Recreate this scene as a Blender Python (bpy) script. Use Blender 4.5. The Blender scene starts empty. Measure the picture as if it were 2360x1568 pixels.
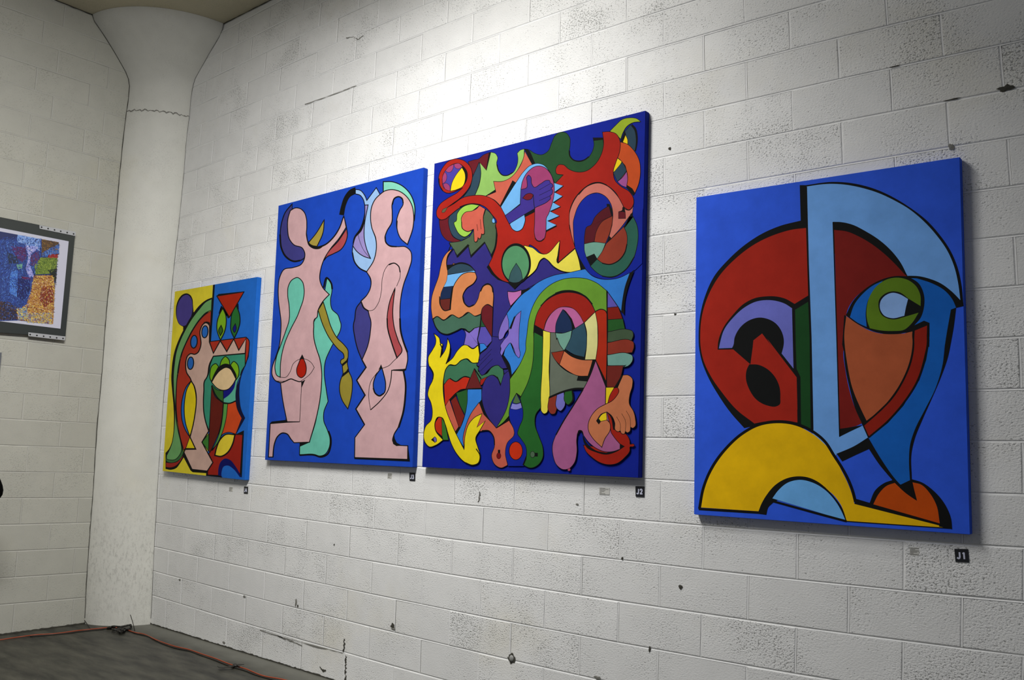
import bpy, bmesh, math, random
from mathutils import Vector, Matrix
for _b in (bpy.data.objects, bpy.data.meshes, bpy.data.materials, bpy.data.lights, bpy.data.cameras):
    for _o in list(_b): _b.remove(_o)
C = bpy.context.scene
COL = C.collection
random.seed(7)

# ---------------------------------------------------------------- camera
F_PX, CX, CY = 1998.183, 1180.0, 784.0
CAM = Vector((6.0821, -3.8137, 1.5601))
def basis(yaw, pitch, roll):
    f = Vector((math.sin(yaw)*math.cos(pitch), math.cos(yaw)*math.cos(pitch), math.sin(pitch)))
    r0 = f.cross(Vector((0, 0, 1))).normalized(); u0 = r0.cross(f)
    r = r0*math.cos(roll) + u0*math.sin(roll); u = u0*math.cos(roll) - r0*math.sin(roll)
    return r, u, f
RA, UA, FA = basis(-0.692618, 0.119707, 0.031807)
cd = bpy.data.cameras.new('camera'); cam = bpy.data.objects.new('camera', cd); COL.objects.link(cam)
cd.sensor_fit = 'HORIZONTAL'; cd.sensor_width = 36.0; cd.lens = F_PX*36.0/2360.0
cd.clip_start = 0.05; cd.clip_end = 60
m = Matrix.Identity(4)
for i in range(3):
    m[i][0] = RA[i]; m[i][1] = UA[i]; m[i][2] = -FA[i]; m[i][3] = CAM[i]
cam.matrix_world = m
C.camera = cam

# ---------------------------------------------------------------- view, world, lights
C.view_settings.view_transform = 'Standard'
C.view_settings.look = 'None'
C.view_settings.gamma = 1.0
C.view_settings.use_curve_mapping = False
C.view_settings.exposure = 0.0
w = bpy.data.worlds.new('world'); C.world = w; w.use_nodes = True
w.node_tree.nodes['Background'].inputs[0].default_value = (0.80, 0.86, 1.0, 1)
w.node_tree.nodes['Background'].inputs[1].default_value = 0.11
def area(name, loc, size, power, col, target=None, sy=None, spread=180):
    l = bpy.data.lights.new(name, 'AREA'); l.energy = power; l.color = col
    l.shape = 'RECTANGLE'; l.size = size; l.size_y = sy or size; l.spread = math.radians(spread)
    o = bpy.data.objects.new(name, l); COL.objects.link(o); o.location = loc
    d = (Vector(target)-Vector(loc)) if target else Vector((0, 0, -1))
    o.rotation_euler = d.to_track_quat('-Z', 'Y').to_euler()
    return o
area('near_lamp_light', (3.25, -1.35, 5.0), 0.5, 27, (1.0, 0.99, 0.97), target=(3.35, -0.35, 3.7), sy=0.25)
area('middle_lamp_light', (2.75, -2.6, 4.66), 1.8, 220, (1.0, 0.99, 0.985), target=(1.25, -2.6, 0.0), sy=0.6, spread=165)
area('far_lamp_light', (0.3, -2.6, 4.40), 1.2, 9, (1.0, 0.88, 0.56), sy=0.3, spread=160)

# ---------------------------------------------------------------- helpers
def ray(px, py):
    return RA*((px-CX)/F_PX) - UA*((py-CY)/F_PX) + FA
def on(axis, val, px, py):           # the point of the plane (axis = val) seen at that pixel
    d = ray(px, py); t = (val-CAM[axis])/d[axis]
    return CAM + d*t
# lens-fitted model used only to learn where the real courses run on the wall
CB = Vector((6.0171, -3.7361, 1.5599)); RB, UB, FB = basis(-0.6926, 0.1232, 0.0313); FBP, K1 = 2001.49, -0.1117
def lens(X):
    d = Vector(X)-CB; z = d.dot(FB); a = d.dot(RB)/z; b = d.dot(UB)/z; m_ = 1+K1*min(a*a+b*b, .6)
    return CX+FBP*a*m_, CY-FBP*b*m_
XB = -1.1934                         # plane of the back wall
LP, HP = 0.4572, 0.2032              # block pitch
CEIL = 5.074
def srgb(c):
    return tuple(((v/255.)/12.92 if v/255. <= .04045 else ((v/255.+.055)/1.055)**2.4) for v in c)

def obj(name, verts, faces, mat=None, parent=None, smooth=False, mats=None, midx=None):
    me = bpy.data.meshes.new(name); me.from_pydata([tuple(v) for v in verts], [], faces); me.update()
    if mats:
        for mm in mats: me.materials.append(mm)
        if midx: me.polygons.foreach_set('material_index', midx)
    elif mat: me.materials.append(mat)
    if smooth: me.polygons.foreach_set('use_smooth', [True]*len(me.polygons))
    o = bpy.data.objects.new(name, me); COL.objects.link(o)
    if parent: o.parent = parent
    return o
def from_bm(name, bm, mat=None, parent=None, smooth=False):
    me = bpy.data.meshes.new(name); bm.normal_update(); bm.to_mesh(me); bm.free()
    if mat: me.materials.append(mat)
    if smooth: me.polygons.foreach_set('use_smooth', [True]*len(me.polygons))
    o = bpy.data.objects.new(name, me); COL.objects.link(o)
    if parent: o.parent = parent
    return o
def empty(name, loc):
    o = bpy.data.objects.new(name, None); o.empty_display_size = .1; COL.objects.link(o); o.location = loc; return o
def tag(o, label=None, cat=None, group=None, kind=None):
    if label: o['label'] = label
    if cat: o['category'] = cat
    if group: o['group'] = group
    if kind: o['kind'] = kind
    return o
def adopt(child, parent):            # keep world coordinates of an unrotated parent
    child.parent = parent
    child.matrix_parent_inverse = Matrix.Translation(parent.location).inverted()
    return child
def box_bm(lo, hi, bevel=0, seg=2):
    bm = bmesh.new(); bmesh.ops.create_cube(bm, size=1)
    for v in bm.verts:
        v.co = Vector([lo[i]+(v.co[i]+.5)*(hi[i]-lo[i]) for i in range(3)])
    if bevel: bmesh.ops.bevel(bm, geom=bm.edges[:], offset=bevel, segments=seg, affect='EDGES', profile=.5)
    return bm
def tube(name, pts, r, mat, parent=None, seg=8, taper=None):
    vs, fs = [], []
    n = len(pts)
    for i, p in enumerate(pts):
        p = Vector(p); t = (Vector(pts[min(i+1, n-1)])-Vector(pts[max(i-1, 0)])).normalized()
        a = t.cross(Vector((0, 0, 1)));
        if a.length < 1e-3: a = t.cross(Vector((1, 0, 0)))
        a.normalize(); b = t.cross(a)
        rr = r if taper is None else r*taper[i]
        for k in range(seg):
            an = 2*math.pi*k/seg; vs.append(p+a*rr*math.cos(an)+b*rr*math.sin(an))
    for i in range(n-1):
        for k in range(seg):
            fs.append((i*seg+k, i*seg+(k+1) % seg, (i+1)*seg+(k+1) % seg, (i+1)*seg+k))
    fs.append(tuple(range(seg))[::-1]); fs.append(tuple((n-1)*seg+k for k in range(seg)))
    return obj(name, vs, fs, mat, parent, smooth=True)
def catmull(pts, closed=True, sub=7):
    """pts: list of (x, y, corner). Smooth curve that breaks at corners."""
    n = len(pts); out = []
    rng = range(n) if closed else range(n-1)
    for i in rng:
        p1, p2 = pts[i], pts[(i+1) % n]
        p0 = pts[(i-1) % n] if (closed or i > 0) else p1
        p3 = pts[(i+2) % n] if (closed or i+2 < n) else p2
        if p1[2]: p0 = p1
        if p2[2]: p3 = p2
        if p1[2] and p2[2]: out.append((p1[0], p1[1])); continue
        d = max(1e-6, math.dist(p1[:2], p2[:2]))
        def tan(a, b, c):            # tangent at b
            la, lc = max(1e-6, math.dist(a[:2], b[:2])), max(1e-6, math.dist(b[:2], c[:2]))
            if a is b or c is b: 
                q = c if a is b else a; s = 1 if a is b else -1
                return ((q[0]-b[0])*s/max(1e-6, math.dist(q[:2], b[:2])), (q[1]-b[1])*s/max(1e-6, math.dist(q[:2], b[:2])))
            vx, vy = (b[0]-a[0])/la*lc+(c[0]-b[0])/lc*la, (b[1]-a[1])/la*lc+(c[1]-b[1])/lc*la
            return (vx/(la+lc), vy/(la+lc))
        t1 = tan(p0, p1, p2); t2 = tan(p1, p2, p3)
        for s in range(sub):
            t = s/sub; h00 = 2*t**3-3*t*t+1; h10 = t**3-2*t*t+t; h01 = -2*t**3+3*t*t; h11 = t**3-t*t
            out.append((h00*p1[0]+h10*t1[0]*d+h01*p2[0]+h11*t2[0]*d, h00*p1[1]+h10*t1[1]*d+h01*p2[1]+h11*t2[1]*d))
    if not closed: out.append(pts[-1][:2])
    return out

# ---------------------------------------------------------------- materials
def nodes(name):
    mt = bpy.data.materials.new(name); mt.use_nodes = True; nt = mt.node_tree
    return mt, nt, nt.nodes['Principled BSDF']
def simple(name, col, rough=.6, metal=0, bump=0, bscale=200, spec=.5, var=0):
    mt, nt, b = nodes(name); N, L = nt.nodes, nt.links
    b.inputs['Base Color'].default_value = (*col, 1); b.inputs['Roughness'].default_value = rough
    b.inputs['Metallic'].default_value = metal; b.inputs['Specular IOR Level'].default_value = spec
    if bump or var:
        g = N.new('ShaderNodeNewGeometry'); n1 = N.new('ShaderNodeTexNoise'); n1.inputs['Scale'].default_value = bscale
        L.new(g.outputs['Position'], n1.inputs['Vector'])
        if bump:
            bp = N.new('ShaderNodeBump'); bp.inputs['Strength'].default_value = bump; bp.inputs['Distance'].default_value = .002
            L.new(n1.outputs[0], bp.inputs['Height']); L.new(bp.outputs[0], b.inputs['Normal'])
        if var:
            n2 = N.new('ShaderNodeTexNoise'); n2.inputs['Scale'].default_value = 6; n2.inputs['Detail'].default_value = 6
            L.new(g.outputs['Position'], n2.inputs['Vector'])
            r = N.new('ShaderNodeMapRange'); r.inputs['From Min'].default_value = .3; r.inputs['From Max'].default_value = .7
            r.inputs['To Min'].default_value = 1-var; r.inputs['To Max'].default_value = 1+var
            L.new(n2.outputs[0], r.inputs['Value'])
            h = N.new('ShaderNodeHueSaturation'); h.inputs['Color'].default_value = (*col, 1)
            L.new(r.outputs[0], h.inputs['Value']); L.new(h.outputs[0], b.inputs['Base Color'])
    return mt
def masonry(name, col, pits=1.0, stain=.5, low_dirt=0.0):
    """painted concrete: pits, trowel grain, faint blotches"""
    mt, nt, b = nodes(name); N, L = nt.nodes, nt.links
    b.inputs['Roughness'].default_value = .62; b.inputs['Specular IOR Level'].default_value = .35
    g = N.new('ShaderNodeNewGeometry'); oi = N.new('ShaderNodeObjectInfo')
    def noise(sc, det=2, rough=.5):
        n = N.new('ShaderNodeTexNoise'); n.inputs['Scale'].default_value = sc; n.inputs['Detail'].default_value = det
        n.inputs['Roughness'].default_value = rough; L.new(g.outputs['Position'], n.inputs['Vector']); return n
    def rng(src, a, b_, c, d, clamp=True):
        r = N.new('ShaderNodeMapRange'); r.inputs['From Min'].default_value = a; r.inputs['From Max'].default_value = b_
        r.inputs['To Min'].default_value = c; r.inputs['To Max'].default_value = d; r.clamp = clamp; L.new(src, r.inputs['Value']); return r.outputs[0]
    def mth(op, a, b_):
        n = N.new('ShaderNodeMath'); n.operation = op
        for i, v in ((0, a), (1, b_)):
            if isinstance(v, (int, float)): n.inputs[i].default_value = v
            else: L.new(v, n.inputs[i])
        return n.outputs[0]
    # coverage of pits: patchy and different on every block
    cover = rng(noise(3.2, 2).outputs[0], .35, .65, .35, 1.0)
    perblk = rng(oi.outputs['Random'], 0, 1, .55, 1.15)
    cov = mth('MULTIPLY', cover, perblk)
    stretch = N.new('ShaderNodeVectorMath'); stretch.operation = 'MULTIPLY'; stretch.inputs[1].default_value = (1, 1, 1.35); L.new(g.outputs['Position'], stretch.inputs[0])
    grain = N.new('ShaderNodeTexNoise'); grain.inputs['Scale'].default_value = 105; grain.inputs['Detail'].default_value = 3; grain.inputs['Roughness'].default_value = .6; grain.inputs['Distortion'].default_value = .15
    L.new(stretch.outputs[0], grain.inputs['Vector'])
    thr = mth('MULTIPLY_ADD', cov, .165); thr.node.inputs[2].default_value = .272
    pit1 = rng(mth('SUBTRACT', thr, grain.outputs[0]), 0, .05, 0, 1)
    big = noise(24, 5, .65)
    pit2 = rng(big.outputs[0], .70, .76, 0, .8)
    allp = mth('MULTIPLY', mth('MAXIMUM', pit1, pit2), pits)
    h = mth('SUBTRACT', mth('MULTIPLY', rng(grain.outputs[0], .25, .75, 0, 1), mth('MULTIPLY', cov, 1.0)), mth('MULTIPLY', allp, .5))
    bp = N.new('ShaderNodeBump'); bp.inputs['Strength'].default_value = .8; bp.inputs['Distance'].default_value = .0030*min(1, pits)
    L.new(h, bp.inputs['Height']); L.new(bp.outputs[0], b.inputs['Normal'])
    # colour
    base = N.new('ShaderNodeMix'); base.data_type = 'RGBA'
    base.inputs[6].default_value = (*col, 1); base.inputs[7].default_value = (col[0]*.93, col[1]*.88, col[2]*.72, 1)
    st = mth('MULTIPLY', rng(noise(1.1, 5, .6).outputs[0], .56, .78, 0, 1), stain)
    L.new(st, base.inputs[0])
    hs = N.new('ShaderNodeHueSaturation'); L.new(base.outputs[2], hs.inputs['Color'])
    tone = mth('MULTIPLY', rng(oi.outputs['Random'], 0, 1, .95, 1.03), rng(noise(9, 5).outputs[0], .3, .7, .97, 1.03))
    L.new(tone, hs.inputs['Value'])
    dk = N.new('ShaderNodeMix'); dk.data_type = 'RGBA'; L.new(hs.outputs[0], dk.inputs[6])
    dk.inputs[7].default_value = (col[0]*.22, col[1]*.22, col[2]*.20, 1); L.new(mth('MULTIPLY', allp, .7), dk.inputs[0])
    last = dk.outputs[2]
    if low_dirt:                     # scuffs that were kicked onto the foot of the column or wall
        sp = N.new('ShaderNodeSeparateXYZ'); L.new(g.outputs['Position'], sp.inputs[0])
        band = mth('MULTIPLY', rng(sp.outputs['Z'], .55, low_dirt, 1, 0), rng(sp.outputs['Z'], .0, .45, .35, 1))
        sc = N.new('ShaderNodeVectorMath'); sc.operation = 'MULTIPLY'; sc.inputs[1].default_value = (1, 1, .45); L.new(g.outputs['Position'], sc.inputs[0])
        n3 = N.new('ShaderNodeTexNoise'); n3.inputs['Scale'].default_value = 48; n3.inputs['Detail'].default_value = 8; n3.inputs['Roughness'].default_value = .75
        L.new(sc.outputs[0], n3.inputs['Vector'])
        d = mth('MULTIPLY', rng(n3.outputs[0], .5, .68, 0, .5), band)
        m2 = N.new('ShaderNodeMix'); m2.data_type = 'RGBA'; L.new(last, m2.inputs[6]); m2.inputs[7].default_value = (.16, .155, .14, 1); L.new(d, m2.inputs[0])
        last = m2.outputs[2]
    L.new(last, b.inputs['Base Color'])
    return mt
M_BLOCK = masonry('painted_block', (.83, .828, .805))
M_BLOCK_SHADED = masonry('painted_block_shaded', (.45, .445, .385), pits=.45, stain=.4)  # block paint darkened: the back wall's weaker light is put into the colour
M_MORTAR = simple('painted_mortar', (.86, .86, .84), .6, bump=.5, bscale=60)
M_MORTAR_SHADED = simple('painted_mortar_shaded', (.49, .485, .43), .6, bump=.5, bscale=60)  # mortar darkened to match, dimmer light of the back wall in its colour
M_COL = masonry('painted_column', (.64, .635, .575), pits=.2, stain=.45, low_dirt=1.25)
M_CEIL = masonry('ceiling_concrete', (.46, .42, .30), pits=.3, stain=.6)
M_CRACK = simple('crack_dark', (.05, .047, .035), .9)
M_CRACK2 = simple('crack_grey', (.20, .195, .17), .9)

# ---------------------------------------------------------------- walls of block
def warp(u, L):                      # grid position -> place on the right wall
    px, py = lens((u*LP, 0, (19-L)*HP))
    p = on(1, 0, px, py)
    if L >= 19: p.z = min(p.z, .02) if L > 19 else 0.0
    return p
def block_geo(c, nrm, vs, fs, gap=.0042):
    """c: four corners (bottom left, bottom right, top right, top left); nrm points to the room"""
    cen = (c[0]+c[1]+c[2]+c[3])/4; ex = (c[1]-c[0]).normalized(); ez = Vector((0, 0, 1))
    k = len(vs); out = random.uniform(-.0012, .0012)
    tilt = random.uniform(-.0008, .0008)
    for ring, (ins, dep) in enumerate(((gap+.0025, 0.0), (gap+.0004, -.0009), (gap, -.0350))):
        for i, p in enumerate(c):
            sx = 1 if i in (0, 3) else -1; sz = 1 if i in (0, 1) else -1
            j = random.uniform(-.0010, .0010) if ring == 0 else 0
            vs.append(p+ex*(sx*ins+j)+ez*(sz*ins+j)+nrm*(dep+(out+tilt*sx if ring < 2 else 0)))
    fs.append((k, k+1, k+2, k+3))
    for r in (0, 4):
        for i in range(4):
            a, b_ = k+r+i, k+r+(i+1) % 4
            fs.append((a+4, b_+4, b_, a))
def joints(name, cells, nrm, mat, parent, half=.0047, deep=.0024):
    """tooled concave mortar round every block: a bed strip under it and a head strip at its left"""
    vs, fs = [], []
    rows = [(-1.0, .0006), (-.6, .62), (0, 1.0), (.6, .62), (1.0, .0006)]
    for c, part in cells:
        ez = Vector((0, 0, 1)); ex = (c[1]-c[0]).normalized()
        for (p, q, side, shrink) in ((c[0], c[1], ez, 0), (c[3], c[2], ez, 0), (c[0], c[3], ex, half*.8)):
            t = (q-p).normalized(); n = 4 if side is ez else 2; k = len(vs); ph = p.x*7+p.y*5+p.z*3
            for i in range(n+1):
                m_ = (p+t*shrink).lerp(q-t*shrink, i/n); wob = .0012*math.sin(ph+i*2.1) if 0 < i < n else 0
                for r, d in rows: vs.append(m_+side*(half*(r if side is ez else r*.8)+wob)-nrm*(deep*d*(1 if side is ez else .35)))
            for i in range(n):
                for r in range(4): 
                    a = k+i*5+r; fs.append((a, a+1, a+6, a+5))
    o = obj(name, vs, fs, mat, parent, smooth=True); tag(o, kind='stuff'); return o
def build_wall(name, cells, nrm, mat, backing, back_mat):
    root = obj(name, backing[0], backing[1], back_mat); tag(root, kind='structure')
    far_v, far_f = [], []
    for c, part in cells:
        if part:
            vs, fs = [], []; cen = (c[0]+c[1]+c[2]+c[3])/4
            block_geo([p-cen for p in c], nrm, vs, fs)
            o = obj('block', vs, fs, mat, root); o.location = cen
        else: block_geo(c, nrm, far_v, far_f)
    if far_f:
        o = obj('block_field', far_v, far_f, mat, root); tag(o, kind='stuff')
    joints('mortar_joint', cells, nrm, back_mat, root)
    return root
def pix(X):
    d = X-CAM; z = d.dot(FA)
    if z < .05: return None
    return CX+F_PX*d.dot(RA)/z, CY-F_PX*d.dot(UA)/z
def quad_box(lo, hi):
    x0, y0, z0 = lo; x1, y1, z1 = hi
    v = [(x0, y0, z0), (x1, y0, z0), (x1, y1, z0), (x0, y1, z0), (x0, y0, z1), (x1, y0, z1), (x1, y1, z1), (x0, y1, z1)]
    f = [(0, 3, 2, 1), (4, 5, 6, 7), (0, 1, 5, 4), (1, 2, 6, 5), (2, 3, 7, 6), (3, 0, 4, 7)]
    return v, f
# joints the photograph shows off the regular half bond, (course, index) -> (shift in block lengths)
cells = []
cand = []
for L in range(-6, 19):
    off = 0.0 if L % 2 else 0.5
    us = [off+k for k in range(-3, 16)]
    if L == 18: us = [u if abs(u-3.5) > .1 else 3.5 for u in us]
    for a, b_ in zip(us[:-1], us[1:]):
        c = [warp(a, L+1), warp(b_, L+1), warp(b_, L), warp(a, L)]
        if c[1].x < XB+.03: continue
        for i in (0, 3): c[i].x = max(c[i].x, XB+.004)
        for i in (2, 3): c[i].z = min(c[i].z, CEIL-.002)
        if c[3].z-c[0].z < .03: continue
        cen = (c[0]+c[2])/2; q = pix(cen)
        vis = q and -30 < q[0] < 2480 and -60 < q[1] < 1640
        cand.append((abs(c[1].x-c[0].x)/((cen-CAM).length**2) if vis else 0, c))
cand.sort(key=lambda t: -t[0])
cells = [(c, i < 292 and s > 0) for i, (s, c) in enumerate(cand)]
XR = 7.4
wall_r = build_wall('wall_right', cells, Vector((0, -1, 0)), M_BLOCK, quad_box((XB-.2, .0060, 0), (XR, .2, CEIL)), M_MORTAR)

# back wall: joints read off the photograph course by course
def warpb(L, px):                    # height of bed joint L near pixel column px
    y = on(0, XB, px, 784).y
    q = lens((-1.1021, y, (19-L)*HP))
    return on(0, XB, *q)
BJ = {18: (31, 166.8), 17: (109.8,), 16: (38, 170.5), 15: (114,), 14: (49, 180.4), 13: (125,), 12: (63, 192), 11: (139,),
      10: (54, 182.5), 9: (138.3,), 8: (63, 191.5), 7: (127, 252), 6: (75, 199.6), 5: (140, 262), 4: (86, 212), 3: (41, 160), 2: (101, 222.4),
      1: (54, 183), 0: (110, 231), -1: (69, 197), -2: (122, 244), -3: (84, 210), -4: (135, 255), -5: (100, 225), -6: (150, 280)}
mid_y = {L: 1453-(L+.5-0)*0 for L in BJ}
cellsb = []
for L, js in BJ.items():
    zt = on(0, XB, 100, 784)
    ymid = lens((-1.1021, -1.3, (19-L-.5)*HP))[1]
    ys = [on(0, XB, j, ymid).y for j in js]
    lst = sorted(ys)
    while lst[0] > -3.2: lst.insert(0, lst[0]-LP)
    while lst[-1] < -.3: lst.append(lst[-1]+LP)
    if lst[-1] < 0: lst.append(0.0)
    for a, b_ in zip(lst[:-1], lst[1:]):
        b_ = min(b_, -.004)
        if b_-a < .05: continue
        c = []
        for (yy, LL) in ((a, L+1), (b_, L+1), (b_, L), (a, L)):
            p = on(0, XB, *lens((-1.1021, yy, (19-LL)*HP))); z = p.z
            if LL >= 19: z = 0
            c.append(Vector((XB, yy, min(z, CEIL-.002))))
        if c[3].z-c[0].z < .03: continue
        q = pix((c[0]+c[2])/2)
        cellsb.append((c, bool(q and -90 < q[0] < 400)))
wall_b = build_wall('wall_back', cellsb, Vector((1, 0, 0)), M_BLOCK_SHADED, quad_box((XB-.2, -3.7, 0), (XB-.0060, .2, CEIL)), M_MORTAR_SHADED)

# floor and ceiling
def floor_mat():
    mt, nt, b = nodes('floor_concrete'); N, L = nt.nodes, nt.links
    g = N.new('ShaderNodeNewGeometry')
    n1 = N.new('ShaderNodeTexNoise'); n1.inputs['Scale'].default_value = 3.2; n1.inputs['Detail'].default_value = 9; n1.inputs['Roughness'].default_value = .62
    sc = N.new('ShaderNodeVectorMath'); sc.operation = 'MULTIPLY'; sc.inputs[1].default_value = (.8, 3.0, 1); L.new(g.outputs['Position'], sc.inputs[0]); L.new(sc.outputs[0], n1.inputs['Vector'])
    cr = N.new('ShaderNodeValToRGB'); L.new(n1.outputs[0], cr.inputs[0])
    e = cr.color_ramp.elements; e[0].position = .36; e[0].color = (.014, .014, .010, 1); e[1].position = .68; e[1].color = (.062, .060, .044, 1)
    # swept, paler strip of spilt wall paint along the right wall
    sp = N.new('ShaderNodeSeparateXYZ'); L.new(g.outputs['Position'], sp.inputs[0])
    n2 = N.new('ShaderNodeTexNoise'); n2.inputs['Scale'].default_value = 5; n2.inputs['Detail'].default_value = 6; L.new(g.outputs['Position'], n2.inputs['Vector'])
    ad = N.new('ShaderNodeMath'); ad.operation = 'MULTIPLY_ADD'; L.new(n2.outputs[0], ad.inputs[0]); ad.inputs[1].default_value = .22; L.new(sp.outputs['Y'], ad.inputs[2])
    mr = N.new('ShaderNodeMapRange'); mr.inputs['From Min'].default_value = -.16; mr.inputs['From Max'].default_value = .06; mr.inputs['To Max'].default_value = .75; L.new(ad.outputs[0], mr.inputs['Value'])
    mx = N.new('ShaderNodeMix'); mx.data_type = 'RGBA'; L.new(mr.outputs[0], mx.inputs[0]); L.new(cr.outputs[0], mx.inputs[6]); mx.inputs[7].default_value = (.15, .15, .125, 1)
    L.new(mx.outputs[2], b.inputs['Base Color']); b.inputs['Roughness'].default_value = .55
    bp = N.new('ShaderNodeBump'); bp.inputs['Strength'].default_value = .3; bp.inputs['Distance'].default_value = .004; L.new(n1.outputs[0], bp.inputs['Height']); L.new(bp.outputs[0], b.inputs['Normal'])
    return mt
v, f = quad_box((XB-.2, -6.0, -.15), (XR+1.5, .2, 0)); fl = obj('floor', v, f, floor_mat()); tag(fl, kind='structure')
v, f = quad_box((XB-.2, -3.7, CEIL), (XR, .2, CEIL+.2)); ce = obj('ceiling', v, f, M_CEIL); tag(ce, kind='structure')

# ---------------------------------------------------------------- column in the corner
RE = [(516,52),(510.6,75.8),(498,98),(485,118),(466,153),(449,182),(443,205),(439,233),(436.3,270.8),(429.3,320),(424.5,393),(419.5,440),(415,490.5),(405.4,574.7),(397,647.6),(391.4,734.6),(384.4,833.7),(376,926),(367.6,1052.5),(362,1136.7),(359,1205),(355,1261),(352,1342.7),(348,1424),(347,1436)]
LE = [(213.2,26.5),(213.2,42),(244,87),(269.4,129),(294.6,174),(299.7,193.6),(296,233),(291.8,262),(285.6,311.4),(282,350.7),(277,392.8),(273.6,440),(263.7,546.6),(255.3,636.4),(248.3,692.5),(240,799),(235.7,861.7),(228.7,940.3),(224.5,982.4),(220.3,1052.5),(216,1122.7),(208,1228),(203.4,1288.5),(199.3,1356),(198,1397),(196.6,1428)]
PR = sorted([(on(1, 0, *p).z, on(1, 0, *p).x) for p in RE]); PL = sorted([(on(0, XB, *p).z, on(0, XB, *p).y) for p in LE])
def interp(tab, z):
    if z <= tab[0][0]: return tab[0][1]
    for (a, va), (b_, vb) in zip(tab[:-1], tab[1:]):
        if z <= b_: return va+(vb-va)*(z-a)/(b_-a)
    return tab[-1][1]
NS = 40
def ring_at(z, grow=0.0):
    sm = [-.08, -.04, 0, .04, .08] if z < 4.3 else [-.02, 0, .02]
    xr = sum(interp(PR, z+s) for s in sm)/len(sm); yl = sum(interp(PL, z+s) for s in sm)/len(sm)
    P1, P2 = Vector((xr, 0)), Vector((XB, yl)); d = (P1-P2).length; R = .43+max(0, d-.47)*.62
    mid = (P1+P2)/2; n = Vector((-(P2-P1).y, (P2-P1).x)).normalized()
    if n.dot(Vector((1, -1))) < 0: n = -n
    c = mid-n*math.sqrt(max(1e-4, R*R-d*d/4))
    a1 = math.atan2(P1.y-c.y, P1.x-c.x); a2 = math.atan2(P2.y-c.y, P2.x-c.x)
    while a2 > a1: a2 -= 2*math.pi
    return [Vector((c.x+(R+grow)*math.cos(a1+(a2-a1)*k/NS), c.y+(R+grow)*math.sin(a1+(a2-a1)*k/NS), z)) for k in range(NS+1)]
zs = [0.0, .25, .5, .8, 1.1, 1.4, 1.7, 2.0, 2.3, 2.6, 2.9, 3.2, 3.5, 3.8, 4.05, 4.25, 4.34, 4.42, 4.5, 4.56, 4.62, 4.68, 4.74, 4.8, 4.86, 4.92, 4.98, 5.03, CEIL-.001]
def loft(name, zz, parent, mat):
    vs, fs, sm = [], [], []
    for z in zz:
        rg = ring_at(z); rg[0].y = -.001; rg[-1].x = XB+.001
        vs += rg+[Vector((XB+.001, -.001, z))]
    n = NS+2
    for i in range(len(zz)-1):
        for k in range(n):
            a, b_ = i*n+k, i*n+(k+1) % n
            fs.append((b_, a, a+n, b_+n)); sm.append(k < NS)
    fs.append(tuple(range(n))); fs.append(tuple((len(zz)-1)*n+k for k in range(n))[::-1]); sm += [False, False]
    o = obj(name, vs, fs, mat, parent); o.data.polygons.foreach_set('use_smooth', sm)
    bm = bmesh.new(); bm.from_mesh(o.data); bmesh.ops.recalc_face_normals(bm, faces=bm.faces[:]); bm.to_mesh(o.data); bm.free()
    o.data.set_sharp_from_angle(angle=math.radians(50))
    return o
colm = tag(empty('column', (-1.05, -.15, 0)), 'round cream painted concrete column with flared mushroom capital standing in the room corner', 'column')
JZ = 4.335
adopt(loft('shaft', [z for z in zs if z < JZ]+[JZ], None, M_COL), colm)
adopt(loft('capital', [JZ+.0015]+[z for z in zs if z > JZ+.01], None, M_COL), colm)
def ribbon(name, pts, nrm, width, mat, parent=None, jit=0.0, lift=.0012):
    """an uneven flat strip along pts"""
    vs, fs = [], []; n = len(pts)
    for i, p in enumerate(pts):
        p = Vector(p); t = Vector(pts[min(i+1, n-1)])-Vector(pts[max(i-1, 0)])
        nn = nrm(p) if callable(nrm) else nrm
        s = t.cross(nn).normalized(); w_ = width*(1+random.uniform(-jit, jit))/2; o_ = s*random.uniform(-jit, jit)*width*.7
        vs += [p+s*w_+o_+nn*lift, p-s*w_+o_+nn*lift]
    for i in range(n-1): fs.append((2*i, 2*i+1, 2*i+3, 2*i+2))
    return obj(name, vs, fs, mat, parent)
rg = ring_at(JZ, .001); c0 = Vector((-1.36, 0, JZ))
pts = [Vector((p.x, p.y, JZ+.006*math.sin(k*1.7)+random.uniform(-.005, .005))) for k, p in enumerate(rg)]
adopt(ribbon('crack', pts, lambda p: Vector((p.x-c0.x, p.y-c0.y, 0)).normalized(), .007, M_CRACK2, None, .6), colm)
def dense(tab, n):
    out = []
    for k in range(n+1):
        t = k/n*(len(tab)-1); i = min(int(t), len(tab)-2); fr = t-i
        out.append((tab[i][0]*(1-fr)+tab[i+1][0]*fr, tab[i][1]*(1-fr)+tab[i+1][1]*fr))
    return out
def crack_on(axis, val, pxs, nrm, width, mat, parent, n=60, jit=.5):
    pts = [on(axis, val, *p) for p in dense(pxs, n)]
    return ribbon('crack', pts, nrm, width, mat, parent, jit, lift=.0022)
NR, NB = Vector((0, -1, 0)), Vector((1, 0, 0))
zz = [CEIL-.003-(CEIL-.05)*k/90 for k in range(91)]
ribbon('crack', [(ring_at(max(0.02, z))[0].x+.004, 0, z) for z in zz], NR, .0045, M_CRACK, wall_r, .35, .0022)
ribbon('crack', [(XB, ring_at(max(.02, z))[-1].y-.004, z) for z in zz], NB, .006, M_CRACK, wall_b, .35, .0022)
ribbon('crack', [(-.416+k*.04, 0, CEIL-.006) for k in range(150)], NR, .008, M_CRACK, wall_r, .3, .0022)
ribbon('crack', [(XB, -.76-k*.04, CEIL-.006) for k in range(70)], NB, .008, M_CRACK, wall_b, .3, .0022)
ribbon('crack', [(-.88+k*.02, 0, .006) for k in range(400)], NR, .009, M_CRACK, wall_r, .4, .0022)
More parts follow.
